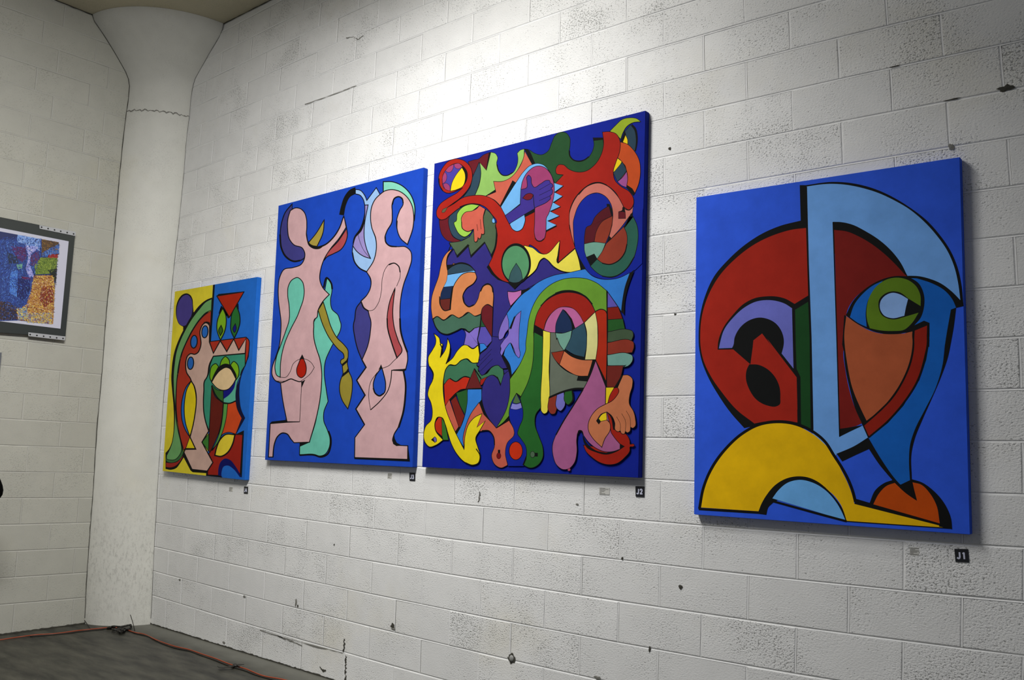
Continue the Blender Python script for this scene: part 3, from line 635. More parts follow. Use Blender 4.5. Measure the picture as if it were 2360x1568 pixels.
# --- pair of pink figures on blue
P3, MT, OL, PU, RE3, SK = (206,166,168), (108,194,172), (150,136,50), (62,60,128), (168,72,76), (150,186,228)
J3 = [
 (MT, 2, 'R 670,1135! 715,1190 720,1260 705,1360 720,1450 780,1510 800,1568 T 787,110 780,180 750,240 680,370 635,480 625,600 640,730 662,870! 620,980 620,1060 655,1150 680,1230 670,1330 630,1390 580,1405 530,1390 383,1393! 385,1310! 480,1268! 550,1020 500,500 500,150 R 560,1530! 600,1400! 640,1300!'),
 (None, 4, 'T 383,1396! 530,1396 590,1414 650,1392 688,1300 688,1230 665,1160', 'o'), (None, 4, 'R 635,1235! 668,1135 712,1190 722,1250', 'o'),
 (OL, 2, 'R 580,1460! 632,1378! 670,1500 T 690,140 750,250 820,320 855,370 858,430! 850,500! 865,580! 895,650 898,740 880,860 855,945! 800,860 775,770 780,680 808,600! 800,515! 785,495 790,465 815,450 815,415 760,360 680,260 610,120'),
 (BK, 0, 'T 860,425! 855,483! 805,528! 795,508! 840,470!'), (BK, 0, 'T 857,545! 866,582! 790,642! 805,602! 840,575!'),
 (PU, 2.4, 'R 320,393! 250,480 215,580 200,700 213,830 260,920 340,968 400,962 440,940! 470,860! 420,760! 320,700!'),
 (None, 4, 'R 198,700 213,840 258,925 340,970 400,962', 'o'),
 (P3, 2.2, 'R 302,460! 350,434 400,440 440,475 463,540 467,620 465,720 485,780 530,815 570,828! 650,800 730,730 790,640 838,515! 862,628! 790,740 700,850 640,950 605,1060 597,1150 625,1230 692,1303! 630,1370 580,1460 560,1540 T 540,60 522,150 525,260 550,360 580,450 600,580 598,700 580,870 550,1020 480,1270! 330,1275! 300,1240 260,1190 215,1182 170,1215 140,1280 125,1415! 80,1415! 97,1088! 262,1075! 215,830 198,690! 150,670 115,610 115,550 150,440 185,330 200,200 200,60 R 200,1500 185,1380 180,1250 195,1130 240,1050 330,1032 410,1000 440,950 447,890 420,835 340,805 290,740 275,650 280,530'),
 (MT, 2, 'R 375,1133 320,1155 282,1220 275,1300 290,1420 288,1568 T 272,80 250,180 200,320 155,450 145,560 165,620 195,635! 200,480 240,300 300,160 370,20 R 395,1460 432,1350 440,1250 420,1170'),
 (None, 1.2, 'T 195,635! 250,635 290,585 325,500 370,465 440,458 495,490 528,540! 490,600 430,650 380,678 340,668 300,650 240,672 150,672', 'o'),
 (None, 2.5, 'T 150,670 205,688 250,672 300,652 345,668 380,678 405,676', 'o'),
 (None, 1.2, 'T 405,680! 385,1070!', 'o'), (BK, 0, 'T 400,680! 440,658! 402,742!'),
 ((172,26,6), 1.8, 'T 408,440 375,500 355,570 368,620 400,640 435,615 450,560 438,490'), (BK, 0, 'T 410,410! 383,460! 432,458!'),
 (BK, 0, 'T 95,1085! 112,1068! 250,1052! 245,1040! 258,1040! 266,1066! 388,1066! 385,1074!'), (BK, 0, 'T 480,1268! 385,1312! 383,1273!'),
 (None, 2.6, 'T 300,1240 260,1188 215,1180 170,1213 140,1280 128,1350 124,1415', 'o'),
 (BK, 0, 'R 463,700! 480,775 530,812 572,820! 640,808! 600,842 540,845 490,815'),
 ((164,146,62), 2, 'R 482,785! 560,690 643,550! 630,680 570,820! 520,810'),
 (None, 2.5, 'R 463,690! 482,778 530,822 575,830 650,805 730,735 790,645 836,520', 'o'),
 (RE3, 2, 'R 868,640! 875,700 860,770 810,850 730,895 670,925 635,965! 680,880 780,770'),
 (BK, 0, 'R 955,225! 955,292! 905,320 862,400 840,508! 792,500! 810,420 850,310 900,250'),
 (SK, 2, 'R 955,248! 1000,255 1050,310 1070,358! 1165,230! 1215,320! 1150,420 1115,540 1125,640 1160,750 1165,850 1140,960 1068,1075! 1000,1040 950,980 925,890 930,810! 1010,650 1048,500 1048,400 1030,340 1000,305 955,292!'),
 ((150,136,192), 2, 'R 1050,405! 1083,403! 1045,620 1045,740 1070,850 1108,942! 1040,920 970,870 930,815! 950,740 1010,640 1045,540'),
 (None, 1, 'R 980,690! 1000,770 1040,860 1108,942!', 'o'),
 (BK, 0, 'R 1046,480! 1035,540 1000,640 940,730 925,800! 955,735 1020,660 1048,560'),
 (None, 2, 'R 838,510! 868,640 875,700', 'o'),
 (None, 2.4, 'R 1068,1075! 1105,1140 1112,1210 1085,1290 1010,1370!', 'o'), (None, 3, 'R 925,880 950,980 1000,1040 1068,1075', 'o'),
 ((130,208,182), 2.4, 'R 1235,170! 1330,172 1430,215 1510,300 1548,400 1548,560! 1500,400! 1400,300! 1235,268!'),
 (PU, 2.4, 'R 1012,1375! 970,1430 945,1568 T 915,100 925,250 955,370 995,468! 1070,300! 1090,60! R 1110,1480! '),
 (P3, 2.2, 'R 1200,300! 1250,264 1320,250 1400,268 1470,320 1520,400 1540,500 1535,620 1478,800! 1410,740 1375,650 1370,560 1400,460 1435,390 1420,340 1390,320 1350,335 1325,390 1325,480 1320,580 1270,670 1252,740 1280,800 1370,822 1460,825 1510,870 1520,940 1490,1060 1440,1200 1410,1350 1402,1500 T 1365,60 1375,180 1400,290 1435,390 1440,460 1422,555! 1290,567! 1395,572! 1418,700 1415,830 1395,970 1350,1120 1305,1200 1295,1260 1330,1300! 1442,1305! 1440,1438! 922,1420! 925,1225! 1020,1098! 935,945! 1025,810! 943,665! 1035,538! 995,465! 1050,330 1075,200 1075,60 R 1100,1530 1085,1470! 1040,1440 1012,1370! 1070,1310 1108,1230 1110,1150 1068,1075! 1140,960 1165,850 1160,740 1120,630 1108,520 1120,420 1160,340'),
 (None, 2.2, 'R 1375,560 1375,650 1410,740 1478,800!', 'o'), (None, 3, 'R 1325,400 1350,335 1390,320 1425,340 1435,385', 'o'), (None, 3, 'R 1254,720 1262,780 1300,815 1370,823', 'o'),
 (None, 4, 'T 1365,60 1372,180 1400,290 1437,390', 'o'), (None, 4, 'T 1400,575! 1420,700 1416,830 1398,970 1352,1125', 'o'),
 (None, 1.2, 'R 1085,1466 1130,1460 1180,1400 1215,1280 1225,1150 1260,1040 1300,995 1350,988 1395,1030 1405,1120 1370,1220', 'o'), (None, 2.6, 'R 1290,1005 1345,988 1390,1020 1405,1080', 'o'),
 (None, 3, 'R 1012,1372! 1045,1440 1090,1470', 'o'),
 (RE3, 2.2, 'R 1355,1235! 1305,1360 1280,1480 T 1240,60 1245,150 1280,280 1335,447! 1385,380 1350,280 1310,150 1295,20 R 1335,1400'),
 (None, 3, 'T 1240,60 1245,150 1282,290 1337,450!', 'o'),
 ((28,76,184), 2.4, 'T 1188,540! 1130,620 1105,720 1125,790 1165,815 1210,790 1225,710 1205,600'), (BK, 0, 'T 1182,508! 1155,565! 1170,555! 1197,555!'),
 (None, 3.4, 'T 1105,740 1125,792 1165,817 1205,795', 'o'),
 (None, 1.2, 'T 1195,548! 1260,520 1300,480 1335,447!', 'o'), (None, 1.2, 'T 1142,590! 1080,680 1060,800 1078,955!', 'o'),
 (None, 2, 'T 1078,955! 1170,870 1250,760 1278,650 1285,567! 1425,562!', 'o'),
 (BK, 0, 'T 1285,570! 1300,560! 1425,553! 1422,560! 1410,575!'),
 (None, 3, 'T 995,465! 1035,538! 943,665! 1025,810! 935,945! 1020,1098!', 'o'),
 (BK, 0, 'T 920,1420! 1442,1435! 1445,1308! 1463,1457! 920,1433!'), (BK, 0, 'T 1308,1190! 1290,1240! 1298,1285! 1330,1307! 1385,1303! 1335,1275! 1315,1235!'),
]
painting('blue canvas with two tall pale pink curvy figures and an olive rope',
         [(641.8, 474.1), (976.6, 385.7), (950.9, 1077.5), (610.6, 1060.5)], (26, 72, 186), .90, J3)

# --- tall crowded canvas of hands, eyes and arches
DB, IN, RD_, LG, DG, SL, MA, SA, YL, ML_ = (13,34,146), (48,42,120), (164,32,20), (140,184,94), (36,76,42), (42,66,82), (98,22,32), (196,94,74), (236,204,26), (154,60,106)
LBL, OR5, MIN, LIL, NAV, BRK = (110,174,228), (196,78,32), (110,158,140), (128,108,194), (26,44,78), (138,50,34)
J2 = [
 (MA, 1.6, 'A 300,1500! 440,1430! C 395,130! 440,240 540,292! 450,305 380,290 310,220 280,120 272,30!'),
 (SL, 1.6, 'A 575,1335! 490,1370 430,1440 C 388,20 395,130 440,230 520,278 645,240! 500,100!'),
 ((74,94,68), 1.6, 'A 895,1355! 960,1415 1010,1500 C 955,80 958,230 940,370 905,465! 820,302! 655,465! 620,332! 490,465! 440,385! 395,312! 540,290 640,240! 690,160! 800,210! A 865,1450!'),
 (IN, 1.8, 'C 450,390! 490,490! 620,335! 655,490! 820,302! 910,500! 870,580! 950,700 1040,770 1110,800! 1280,780! 1363,720! D 80,600 160,500 190,500 280,600 380,655 450,675! 200,750 0,850! C 1280,900! 1270,935! 1140,1080! 1080,1180 1000,1400 990,1480! E 930,100 925,150 960,230 1010,350 1028,500 1015,680 960,850 880,985! 790,870 735,740 718,620 735,510 760,450! 790,425! 720,410! 700,390! 705,370! 680,345! 690,310! 665,290! 680,240! 700,180! 770,120! 830,40! C 910,1450! 900,1150! 700,1120! 540,1060! 370,700! 375,500'),
 (BK, 0, 'C 620,332! 640,345! 500,490! 485,480! 490,465!'), (BK, 0, 'C 820,302! 825,320! 660,492! 655,465!'),
 (None, 3, 'C 395,312! 410,350! 375,440!', 'o'),
 (BK, 0, 'C 870,575! 845,605! 900,690! 980,760! 1100,797! 1000,740! 920,670!'),
 (MA, 1.5, 'A 665,745! 740,722 800,710 860,660 940,625! 925,800! 905,855! 830,780! 735,930!'), (BK, 0, 'A 935,625! 965,618! 905,855! 900,830!'),
 (SL, 1.6, 'A 807,752! 826,800 828,930 800,1060 750,1185! 600,1205! 690,1080 725,940 770,840'),
 (LG, 1.6, 'A 960,620! 1020,640 1048,690 1035,760 1060,860 1110,915 1170,920 1240,890 1290,810 1310,710 1300,635! 1340,595 1392,580! 1385,680 1340,790 1260,910 1170,980 1090,1000 995,998! 1022,1105! 890,1190! 755,1180! 810,1040 832,900 817,755! 903,855!'),
 (None, 3.4, 'A 1038,780 1062,865 1112,918 1170,922 1240,885', 'o'),
 (SA, 1.5, 'A 1398,610! 1495,782! 1420,860 1285,1020! 1240,990! 1090,1320! 1000,1235 890,1192! 1025,1135! 995,1000! 1100,1000 1200,960 1300,860 1380,700'),
 (BK, 0, 'A 1240,985! 1285,1015! 1088,1325! 1082,1300!'), (BK, 0, 'A 1022,1100! 1026,1136! 890,1192!'),
 (BK, 0, 'A 1388,576! 1445,583! 1545,775! 1495,785!'),
 (DG, 1.6, 'B 0,590! 80,640 160,655 240,610 290,500 340,400 400,365 470,370 520,430 525,540 515,650 560,720 640,745 740,710 810,620 835,530 825,440! 950,440! 960,520 980,700! 700,1000! 330,1030! 300,950 240,850 150,780 75,772!'),
 (BK, 0, 'B 818,433! 950,432! 955,462! 832,475!'), (None, 4.2, 'B 516,600 525,670 570,722 640,738 710,722 770,680', 'o'),
 (BK, 0, 'B 1320,250! 1375,310 1397,400 1397,500 1375,615! 1340,560!'),
 (SL, 1.5, 'B 1308,268! 1358,335 1378,430 1375,540 1358,618! 1275,530! 1270,470 1240,395 1220,370!'),
 (BK, 0, 'B 1232,340! 1250,395! 1205,500! 1178,480!'), (YL, 1, 'B 1243,400! 1268,460 1270,522! 1208,492!'),
 ((154,174,42), 1.6, 'B 1040,352! 1120,270 1200,200 1300,178 1390,190 1440,228! 1340,240 1260,290 1210,370 1180,455! 1120,390!'),
 (OR5, 1.7, 'B 1180,490! 1260,515 1350,600 1420,730 1435,860 1415,1020 1365,1150! 1250,1060! 1100,900! 1120,650!'),
 (YL, 1.4, 'B 1140,698! 1198,744! 1150,820 1085,885! 1060,760!'), (SL, 1.4, 'B 1200,752! 1240,800 1255,865! 1200,940 1138,1003! 1085,890!'),
 ((160,80,144), 1.4, 'B 1258,868! 1270,960 1255,1078! 1190,1050 1140,1003! 1210,940'),
 (None, 1.7, 'B 1145,695 1200,750 1250,840 1271,960 1258,1060', 'o'),
 (BK, 0, 'B 1262,1045! 1330,1090! 1367,1150! 1345,1185! 1250,1078!'),
 (RD_, 1.8, 'A 520,708 420,735 340,820 292,920 292,1030 330,1110 400,1150 470,1140 560,1100 600,1080! 520,1150 400,1220 300,1300 258,1400 270,1460 310,1492 370,1485 430,1440 530,1360 640,1300 760,1288 880,1325 970,1420 1030,1540 C 960,80 975,220 950,370 912,495! 870,580! 950,700 1040,770 1100,790! 1270,790! 1363,400! D 0,340 80,380 150,440 180,450 370,290! 340,560! 560,370! 530,270 490,150 485,0 B 520,1400 560,1270 660,1130 780,1040 900,1015 1000,1050 1120,1150 1200,1300 1240,1355 1290,1365 1340,1310 1345,1220 1300,1140 1180,1060 1110,990 1085,880 1120,750 1165,620 1170,470 1120,385 1040,358 945,362! 960,520 930,650 850,780 720,870 600,875 510,840 440,785 380,785 342,850 350,895 440,915! 340,1020! 200,1200! 0,1300! A 1090,1330! 1000,1240 880,1185 740,1180 600,1210 480,1290! 400,1335! 600,1180 690,1060 722,940 700,820 620,735'),
 (None, 1.3, 'A 400,1337! 480,1275 600,1190 690,1070', 'o'), ((92,86,62), 1, 'A 405,1332! 350,1402 330,1400 335,1370'),
 (None, 3, 'A 292,960 300,1050 340,1120', 'o'), (None, 3, 'A 560,1330 640,1300 740,1288 830,1300', 'o'),
 (BK, 1.5, 'A 540,765 480,775 400,830 340,930 335,1010 355,1080 438,1127! 520,1110 600,1060 650,980 655,880 600,800'),
 ((70,60,152), 1, 'A 598,805! 540,766 480,776 400,830 340,930 335,1010 355,1080 436,1126! 460,1020 510,920'),
 (ML_, 1, 'A 485,776! 500,820 540,838 598,805! 545,766'), (ML_, 1, 'A 375,860! 400,880 440,878 470,840 484,776! 420,810'), (ML_, 1, 'A 337,1030! 370,1010 392,960 385,900 365,875! 338,940'), (ML_, 1, 'A 345,1035! 380,1022 425,1050 436,1126! 370,1095'),
 (YL, 1.4, 'A 588,820! 625,890 630,980 600,1060 520,1105 438,1126! 460,1020 510,920'),
 (BK, 0, 'C 955,70! 975,200 965,350 912,500! 895,465! 935,380 958,230'),
 ((150,196,74), 1.8, 'A 815,1308! 700,1295 600,1330 530,1410 500,1520 C 465,60 480,150 530,220 580,242 640,210 682,150! 640,100! 620,0! A 700,1400!'),
 ((198,92,74), 1.8, 'A 815,1310! 890,1355! 865,1450 870,1568 C 820,170 815,205 800,213 786,205! 780,235 768,262 755,265 743,250! 738,278 725,300 710,304 698,290! 690,150! 620,178 555,140 545,60 A 580,1480 630,1400 720,1380 780,1350'),
 (None, 1.3, 'C 770,30! 780,150!', 'o'), (None, 1.3, 'C 730,90! 740,170!', 'o'), (None, 2.6, 'C 545,60 555,140 620,178 688,152', 'o'),
 (LBL, 1.2, 'C 925,12! 912,40 915,65 930,76 948,70! 942,35'),
 # blue spiked arm, magenta leg, violet hand
 (BK, 0, 'B 322,1020! 445,1060! 330,1155! 437,1195! 305,1288! 410,1330! 262,1400! 395,1450! 230,1528! 362,1578! D 200,185! 180,0!'),
 (LBL, 1, 'B 318,1018! 440,1056! 325,1140! 433,1190! 308,1270! 403,1324! 268,1385! 390,1445! 236,1510! 355,1563! D 203,165! 150,0! B 200,1300!'),
 (LBL, 1.6, 'A 1090,1328! 1200,1150 1290,1010 1380,880 1470,795 1568,768 B 180,785 255,860 310,980! 200,1300! 0,1200! A 1340,1290! 1150,1442!'),
 (ML_, 1.8, 'B 130,800 60,815 0,860 A 1420,900 1370,1000 1350,1100! 1530,1300! C 1425,60! 1425,220 D 80,265 100,285 140,290 180,265 200,200 205,100 215,0 B 240,1440 280,1340 310,1240 326,1120 315,1000 270,890 200,820'),
 (None, 3, 'D 72,255 95,285 138,293 180,265', 'o'),
 (LBL, 1.8, 'A 1395,1425! 1405,1500 C 1305,20 1300,90 1270,150 1210,175 1160,150 1125,90! A 1250,1500!'),
 (BK, 0, 'A 1390,1425! B 20,1370! 75,1352! 75,1392! A 1400,1460!'),
 ((60,46,134), 1.8, 'A 1350,1105! 1425,1080 1430,1000 1425,950 1450,920 1475,940 1490,1030 1520,1075 B 150,1030 230,985 265,990 272,1018! 300,1035 308,1068 285,1085! 303,1120 290,1170 272,1185! 277,1220 250,1250 80,1338! 72,1352! A 1390,1430! 1200,1548! 1145,1442! 1340,1300!'),
 (None, 1.2, 'B 130,1110! 270,1030!', 'o'), (None, 1.2, 'B 130,1180! 285,1105!', 'o'), (None, 1.2, 'B 130,1250! 268,1188!', 'o'), (None, 2, 'A 1510,1172! 1520,1300! 1528,1360!', 'o'),
 ((110,20,34), 1.6, 'A 1373,1215! 1420,1165 1480,1155 1510,1172! 1490,1220 1430,1240'),
 # ring and salmon arch, upper right
 (DB, 0, 'B 880,1150! 780,1172 690,1240 620,1350 580,1450 D 535,130 550,360 600,520 680,640 780,715 900,752 1000,752 1100,730 1280,640! 1365,560! 1365,0! B 1470,1350! 1345,1330! 1200,1500! 1080,1500! 1050,1280 980,1190'),
 ((198,112,98), 1.8, 'B 520,1568 520,1420 570,1270 670,1130 790,1045 900,1022 1010,1060 1110,1150 1190,1270 1216,1340 1200,1375 1156,1392! 1156,1480! 1245,1478! 1240,1400 1225,1332! 1290,1368 1345,1320! 1335,1400! D 1205,0! 1100,140 992,262! 965,235! 1000,100! B 1078,1568! 1080,1400 1050,1280 980,1190 880,1148 780,1170 690,1240 620,1350 590,1440 D 533,60 533,130 540,270 552,365! 510,220 485,100'),
 (BK, 0, 'B 1205,1330! 1225,1345! 1240,1400! 1222,1400! 1200,1390!'), ((98,20,32), 1.2, 'B 1156,1392! 1205,1388! 1242,1400! 1245,1478! 1156,1480!'),
 (BK, 0, 'B 1000,1290! 1040,1290! 1072,1360! 1076,1460! 1020,1470!'),
 ((84,20,30), 1.6, 'B 1030,1315! 930,1380 850,1460 790,1568 D 700,120 670,220 665,328! 785,300! 810,180 880,60 1000,-10! B 1068,1450!'),
 ((140,54,36), 1.4, 'D 1005,-10! 880,60 810,180 785,302! 922,320! 970,200 1003,50'),
 ((42,94,78), 1.8, 'D 1255,0! 1300,100 1315,220 1300,360 1240,540 1130,670 1000,722 880,710 800,660 738,595! 820,510! 1000,540! 1160,350! 1150,130!'),
 ((144,56,38), 1.6, 'D 930,322! 990,268! 1140,118! 1175,200 1182,300 1150,430 1070,530 970,572 880,555 818,510! 880,420'),
 (MIN, 1.4, 'D 665,328! 780,306 922,320! 880,420 820,508! 785,448! 690,488! 668,410'), (BK, 0, 'D 688,490! 785,448! 822,512! 738,595!'),
 (BK, 0, 'D 962,238! 992,264! 930,322!'), (BK, 0, 'D 1205,0! 1250,0! B 1340,1400! 1310,1420! D 1158,130! 1140,120!'),
 (None, 3.4, 'D 1180,330 1150,440 1070,535 970,575 880,560', 'o'), (None, 3, 'D 1270,480 1160,640 1000,728 880,715', 'o'), (None, 2.6, 'B 1215,1330! 1245,1358 1290,1370 1335,1335', 'o'),
 (None, 2.6, 'B 640,1170 730,1075 830,1020 920,1015 1000,1045', 'o'),
 # eye and yellow bow
 (BK, 0, 'D 555,370! 610,500! 685,628! 620,648! 560,560!'),
 ((230,216,78), 1.8, 'C 1300,345! 1400,372! D 60,385 130,440 180,452 370,290! 335,545! 350,562! 556,385! 600,520 625,643! 520,668 400,655 300,600 215,515 180,497 150,512 80,640 0,715 C 1310,745!'),
 (BK, 0, 'D 375,290! 352,560! 335,545! 330,520! 358,400!'),
 (BK, 0, 'C 1100,790! 1185,872! 1300,760!'), (BK, 0, ell('C', 1203, 565, 180, 245)),
 ((80,140,96), 1.6, ell('C', 1198, 570, 163, 222)), ((52,84,88), 1.5, 'C 1205,560! 1260,650 1282,752! 1240,785 1170,795 1112,778! 1140,670'),
 # orange hand, left
 ((206,128,78), 1.8, 'C 440,385! 385,420 330,490 295,600 270,720 220,860 190,960 180,1080 197,1232! 250,1200 330,1242 430,1180 520,1220 630,1150 700,1195 780,1172! 800,1100 860,1055 925,1090! 925,900 900,830 860,818 810,840 770,900 740,1000 690,1070 630,1085 580,1040 560,960 600,870 700,790 728,730 715,680! 600,600! 450,560! 375,640! 365,560 380,470'),
 (None, 4, 'C 775,900 810,835 865,808 910,840 925,910', 'o'), (None, 4, 'C 562,960 582,1040 635,1085 695,1060', 'o'),
 (BK, 0, 'C 375,640! 370,580! 440,575! 540,548 640,575 715,650!'),
 (SL, 1.2, 'C 378,645! 440,597 540,567 640,592 705,645! 380,698!'), (LBL, 1, 'C 377,702! 700,647! 715,674! 640,668 560,690 490,765 450,835! 330,848! 367,770'),
 ((22,40,74), 1, 'C 328,850! 448,838! 428,980! 290,998! 300,920'), ((98,36,30), 1, 'C 290,998! 420,985! 415,1118! 350,1130 300,1080'),
 (BK, 0, 'C 448,838! 415,1118! 400,1118! 410,990! 430,860!'), (None, 3, 'C 283,960 290,1060 340,1130 415,1118!', 'o'),
 (None, 2, 'C 715,672! 640,668 560,692 495,760 450,840 425,980 415,1118!', 'o'),
 (LIL, 1.8, 'C 545,1342! 640,1400! 700,1345! 765,1325! 740,1480! 752,1550! E 697,90! 680,72! 620,110 570,82 522,76! C 590,1470 598,1420 580,1370'),
 ((86,76,168), 1.8, 'C 775,1320! 840,1325! 912,1450! 912,1500! 850,1568! E 780,110! 690,60! C 740,1480!'),
 ((66,104,84), 1.8, 'C 203,1240! 250,1205 330,1250 430,1183 520,1222 630,1153 720,1200 782,1178! 768,1325! 700,1345 640,1388 590,1352 540,1345! 450,1390 370,1415 290,1390 230,1320'),
 (None, 3.4, 'C 203,1240 240,1335 290,1392 370,1417 450,1392 540,1348', 'o'), (None, 3.4, 'C 330,1250 380,1222 430,1183', 'o'), (None, 3, 'C 590,1352 640,1388 700,1345', 'o'), (None, 3, 'C 520,1222 580,1190 630,1153', 'o'),
 ((34,80,50), 1.4, 'C 785,1225! 835,1325! 775,1328!'), ((100,24,32), 1.8, 'C 785,1180! 800,1100 855,1060 925,1095! 914,1455! 840,1330 795,1250'),
 ((48,124,206), 1.4, 'E 697,60! 745,62 778,102! 702,160!'),
 (None, 3, 'C 785,1190! 772,1330 740,1475! 755,1568 E 690,60! 700,160! 695,190!', 'o'),
 # green waves, red, yellow creature
 ((60,114,82), 1.8, 'E 303,500! 310,380 350,300 430,298 490,240 550,228 600,265 668,273! 665,300 690,330 680,360 710,380 720,408! 770,390 830,320 890,295 945,330 958,420 928,508! 895,445 850,405 790,420 750,470! 600,520!'),
 (BK, 0, 'E 928,525! 915,470! 880,420! 860,405! 895,425! 930,500!'),
 ((190,42,20), 1.6, 'E 305,510! 370,442 440,475 530,425 590,435! 545,555! 450,590 380,660 318,750!'), ((158,30,22), 1.5, 'E 705,455! 780,422! 725,510! 700,520!'),
 (None, 3.4, 'E 370,440 440,474 490,440 535,420 590,432', 'o'), (None, 3, 'E 335,310 370,290 430,297 490,240 545,224 600,262', 'o'),
 ((102,32,32), 1.6, 'E 637,335! 720,547! 545,555!'), (None, 4, 'E 637,332! 712,445!', 'o'), (None, 2.6, 'E 370,670! 440,600 490,565 560,556 720,548!', 'o'),
 (IN, 1.8, 'E 830,404 780,428 735,510 718,620 735,740 790,870 880,985! 960,850 1015,680 1028,520 1010,360 960,400! 925,520! 890,440'),
 (IN, 1.8, 'C 915,1440! E 830,40! 770,120 700,180 683,225! 695,235! 668,280 668,300! 690,312 680,345 690,358! 700,385 720,408! 740,400 790,350 850,305 900,298 940,330 1000,330! 940,200! 925,120 960,30! 980,0!'),
 (None, 1.1, 'E 700,250! 830,120!', 'o'), (None, 1.1, 'E 685,310! 820,170!', 'o'), (None, 1.1, 'E 700,365! 840,225!', 'o'),
 ((46,122,206), 1.4, 'E 565,560! 718,558! 718,675! 640,780 570,890 520,1190! 440,1060! 500,950 550,780'),
 ((36,88,38), 1.4, 'E 440,600! 562,560! 562,700 535,838! 480,730'), ((120,32,24), 1.2, 'E 380,685! 435,630! 480,740 532,850! 487,978! 465,965!'),
 (BK, 0, 'E 368,668! 440,600! 440,632! 380,690!'), (BK, 0, 'E 468,965! 490,978! 442,1062! 425,1032!'),
 (SA, 1.5, 'E 365,670! 410,800 468,970! 425,1032! 360,880 320,745!'),
 (SA, 1.8, 'E 690,705! 780,860 880,985! 1020,900! 1078,1030 1070,1070 1000,1150 980,1260 1005,1390! 930,1420 870,1390 828,1290 860,1180 855,1090 810,1020 700,1020! 620,1100! 530,1210! 515,1100 540,980 600,830'),
 (BK, 0, 'E 718,672! 735,750 790,870 880,985! 740,835! 690,708!'), (BK, 0, 'E 1018,850! 1022,903! 885,987! 950,930!'), (None, 3.4, 'E 722,1012 800,1015 850,1080 860,1170', 'o'), (None, 2.6, 'E 985,1250! 1005,1390!', 'o'),
 (BK, 0, 'E 898,1222! 922,1222! 922,1262! 898,1262!'), ((122,14,20), 1.2, ell('E', 907, 1288, 23, 33)),
 (BK, 0, 'E 210,930! 220,1020! 298,1120! 360,1118! 330,950! 290,865! 250,862!'),
 ((186,44,18), 1.2, 'E 248,866! 212,930 220,1010 287,1075! 282,870!'), ((56,114,40), 1, 'E 284,870! 310,920 335,1010 355,1115! 298,1115! 285,1060!'),
 ((234,212,24), 2, 'C 240,1480 215,1405! 280,1460 306,1530 E 286,60 280,120 268,210! 320,130 345,20 C 380,1460! 410,1540 E 377,60 370,150 330,280! 400,220 460,130 530,75 570,82 620,115 682,72! 697,185! 682,268! 620,270 560,225 500,240 430,295 370,290 332,330 305,430 300,600 330,780 400,960 528,1222! 540,1060 580,940 640,870 725,825! 668,975! 760,905! 700,1010 655,1090 680,1200 705,1290 680,1370 620,1390 540,1360 450,1270 390,1160 350,1040 320,940 285,870 240,865 210,920 215,1010 298,1115! 220,1170 150,1190 100,1140 85,1050 110,960 165,900 180,820 165,710 130,620 145,540 185,450 185,390 140,290 135,210 180,130 215,60'),
 (None, 3.6, 'E 265,60! 285,110 268,212!', 'o'), (None, 3.6, 'E 378,100 368,190 330,282!', 'o'), (None, 3.4, 'E 660,1210 702,1290 680,1370 620,1390 540,1362', 'o'), (None, 3.4, 'E 185,450 190,390 150,310', 'o'), (None, 3.2, 'E 572,84 622,115 680,76', 'o'),
 (BK, 0, 'E 165,1112! 200,1082! 205,1142!'), ((108,96,172), 1.4, 'E 190,1100! 205,1080 225,1100 225,1130 205,1142!'),
 # sky blue field with the rainbow arch
 (BK, 0, 'C 1275,885! D 30,855! 150,800! 20,870! C 1270,940!'),
 (LBL[:0] or (50,124,206), 1.8, 'C 1095,1165! 1180,1050 1300,920 D 0,880 100,800 300,708 480,675 680,630! 760,710 860,750 950,758 1080,740 1220,675! 1160,850 1130,1010 1115,1145! 1060,1060 940,890! 500,900! 60,1400! C 1340,1568! E 1195,180! 1130,300 1050,405! 1020,320 955,205! C 1100,1480! 1120,1340!'),
 (BK, 0, 'D 1218,682! 1272,638! 1190,870 1160,1000 1150,1185! 1118,1145! 1132,1000 1160,850'),
 ((182,106,168), 1.5, 'C 1105,900! 1180,905 1272,883! 1268,940! 1140,1078! 1112,980'), (None, 2.5, 'C 1105,900! 1180,905 1272,883!', 'o'),
 (LIL, 1.5, 'C 1095,1170! 1115,1250 1120,1350! 1080,1400 1040,1470 1005,1482 995,1440 1010,1350 1050,1250'),
 (BK, 0, 'C 1245,1140! 1200,1190! 1150,1348! 1125,1345! 1180,1210!'),
 (LIL, 1.5, 'C 1268,1135! 1210,1190 1165,1300 1148,1350! 1115,1355! 1115,1410 1050,1500 1020,1568 E 930,100 925,170 940,195! 990,100 1035,52 1070,110 1100,190 1130,215 1140,190 1130,100 1128,0 C 1235,1500 1245,1350'),
 ((50,124,206), 0, 'E 1035,62! 1060,120 1085,192! 1030,200! 975,182! 1000,115'), (BK, 0, 'E 1032,48! 1055,70! 1075,140! 1100,200! 1070,150!'),
 (BK, 0, 'E 938,195! 968,190! 1030,290 1052,405! 1075,405! 1032,445! 1020,380 990,290'),
 ((36,98,38), 1.8, 'D 65,1390! 170,1445! 170,1568! F 150,0! 145,400! 133,760! 80,830 70,950 110,1070 155,1200 150,1320 100,1390 30,1420 E 1250,1420 1180,1390! 1210,1300 1205,1200 1150,1100 1115,1050 1130,980 1170,880 1165,760 1140,650! 1200,540 1250,350! 1290,0!'),
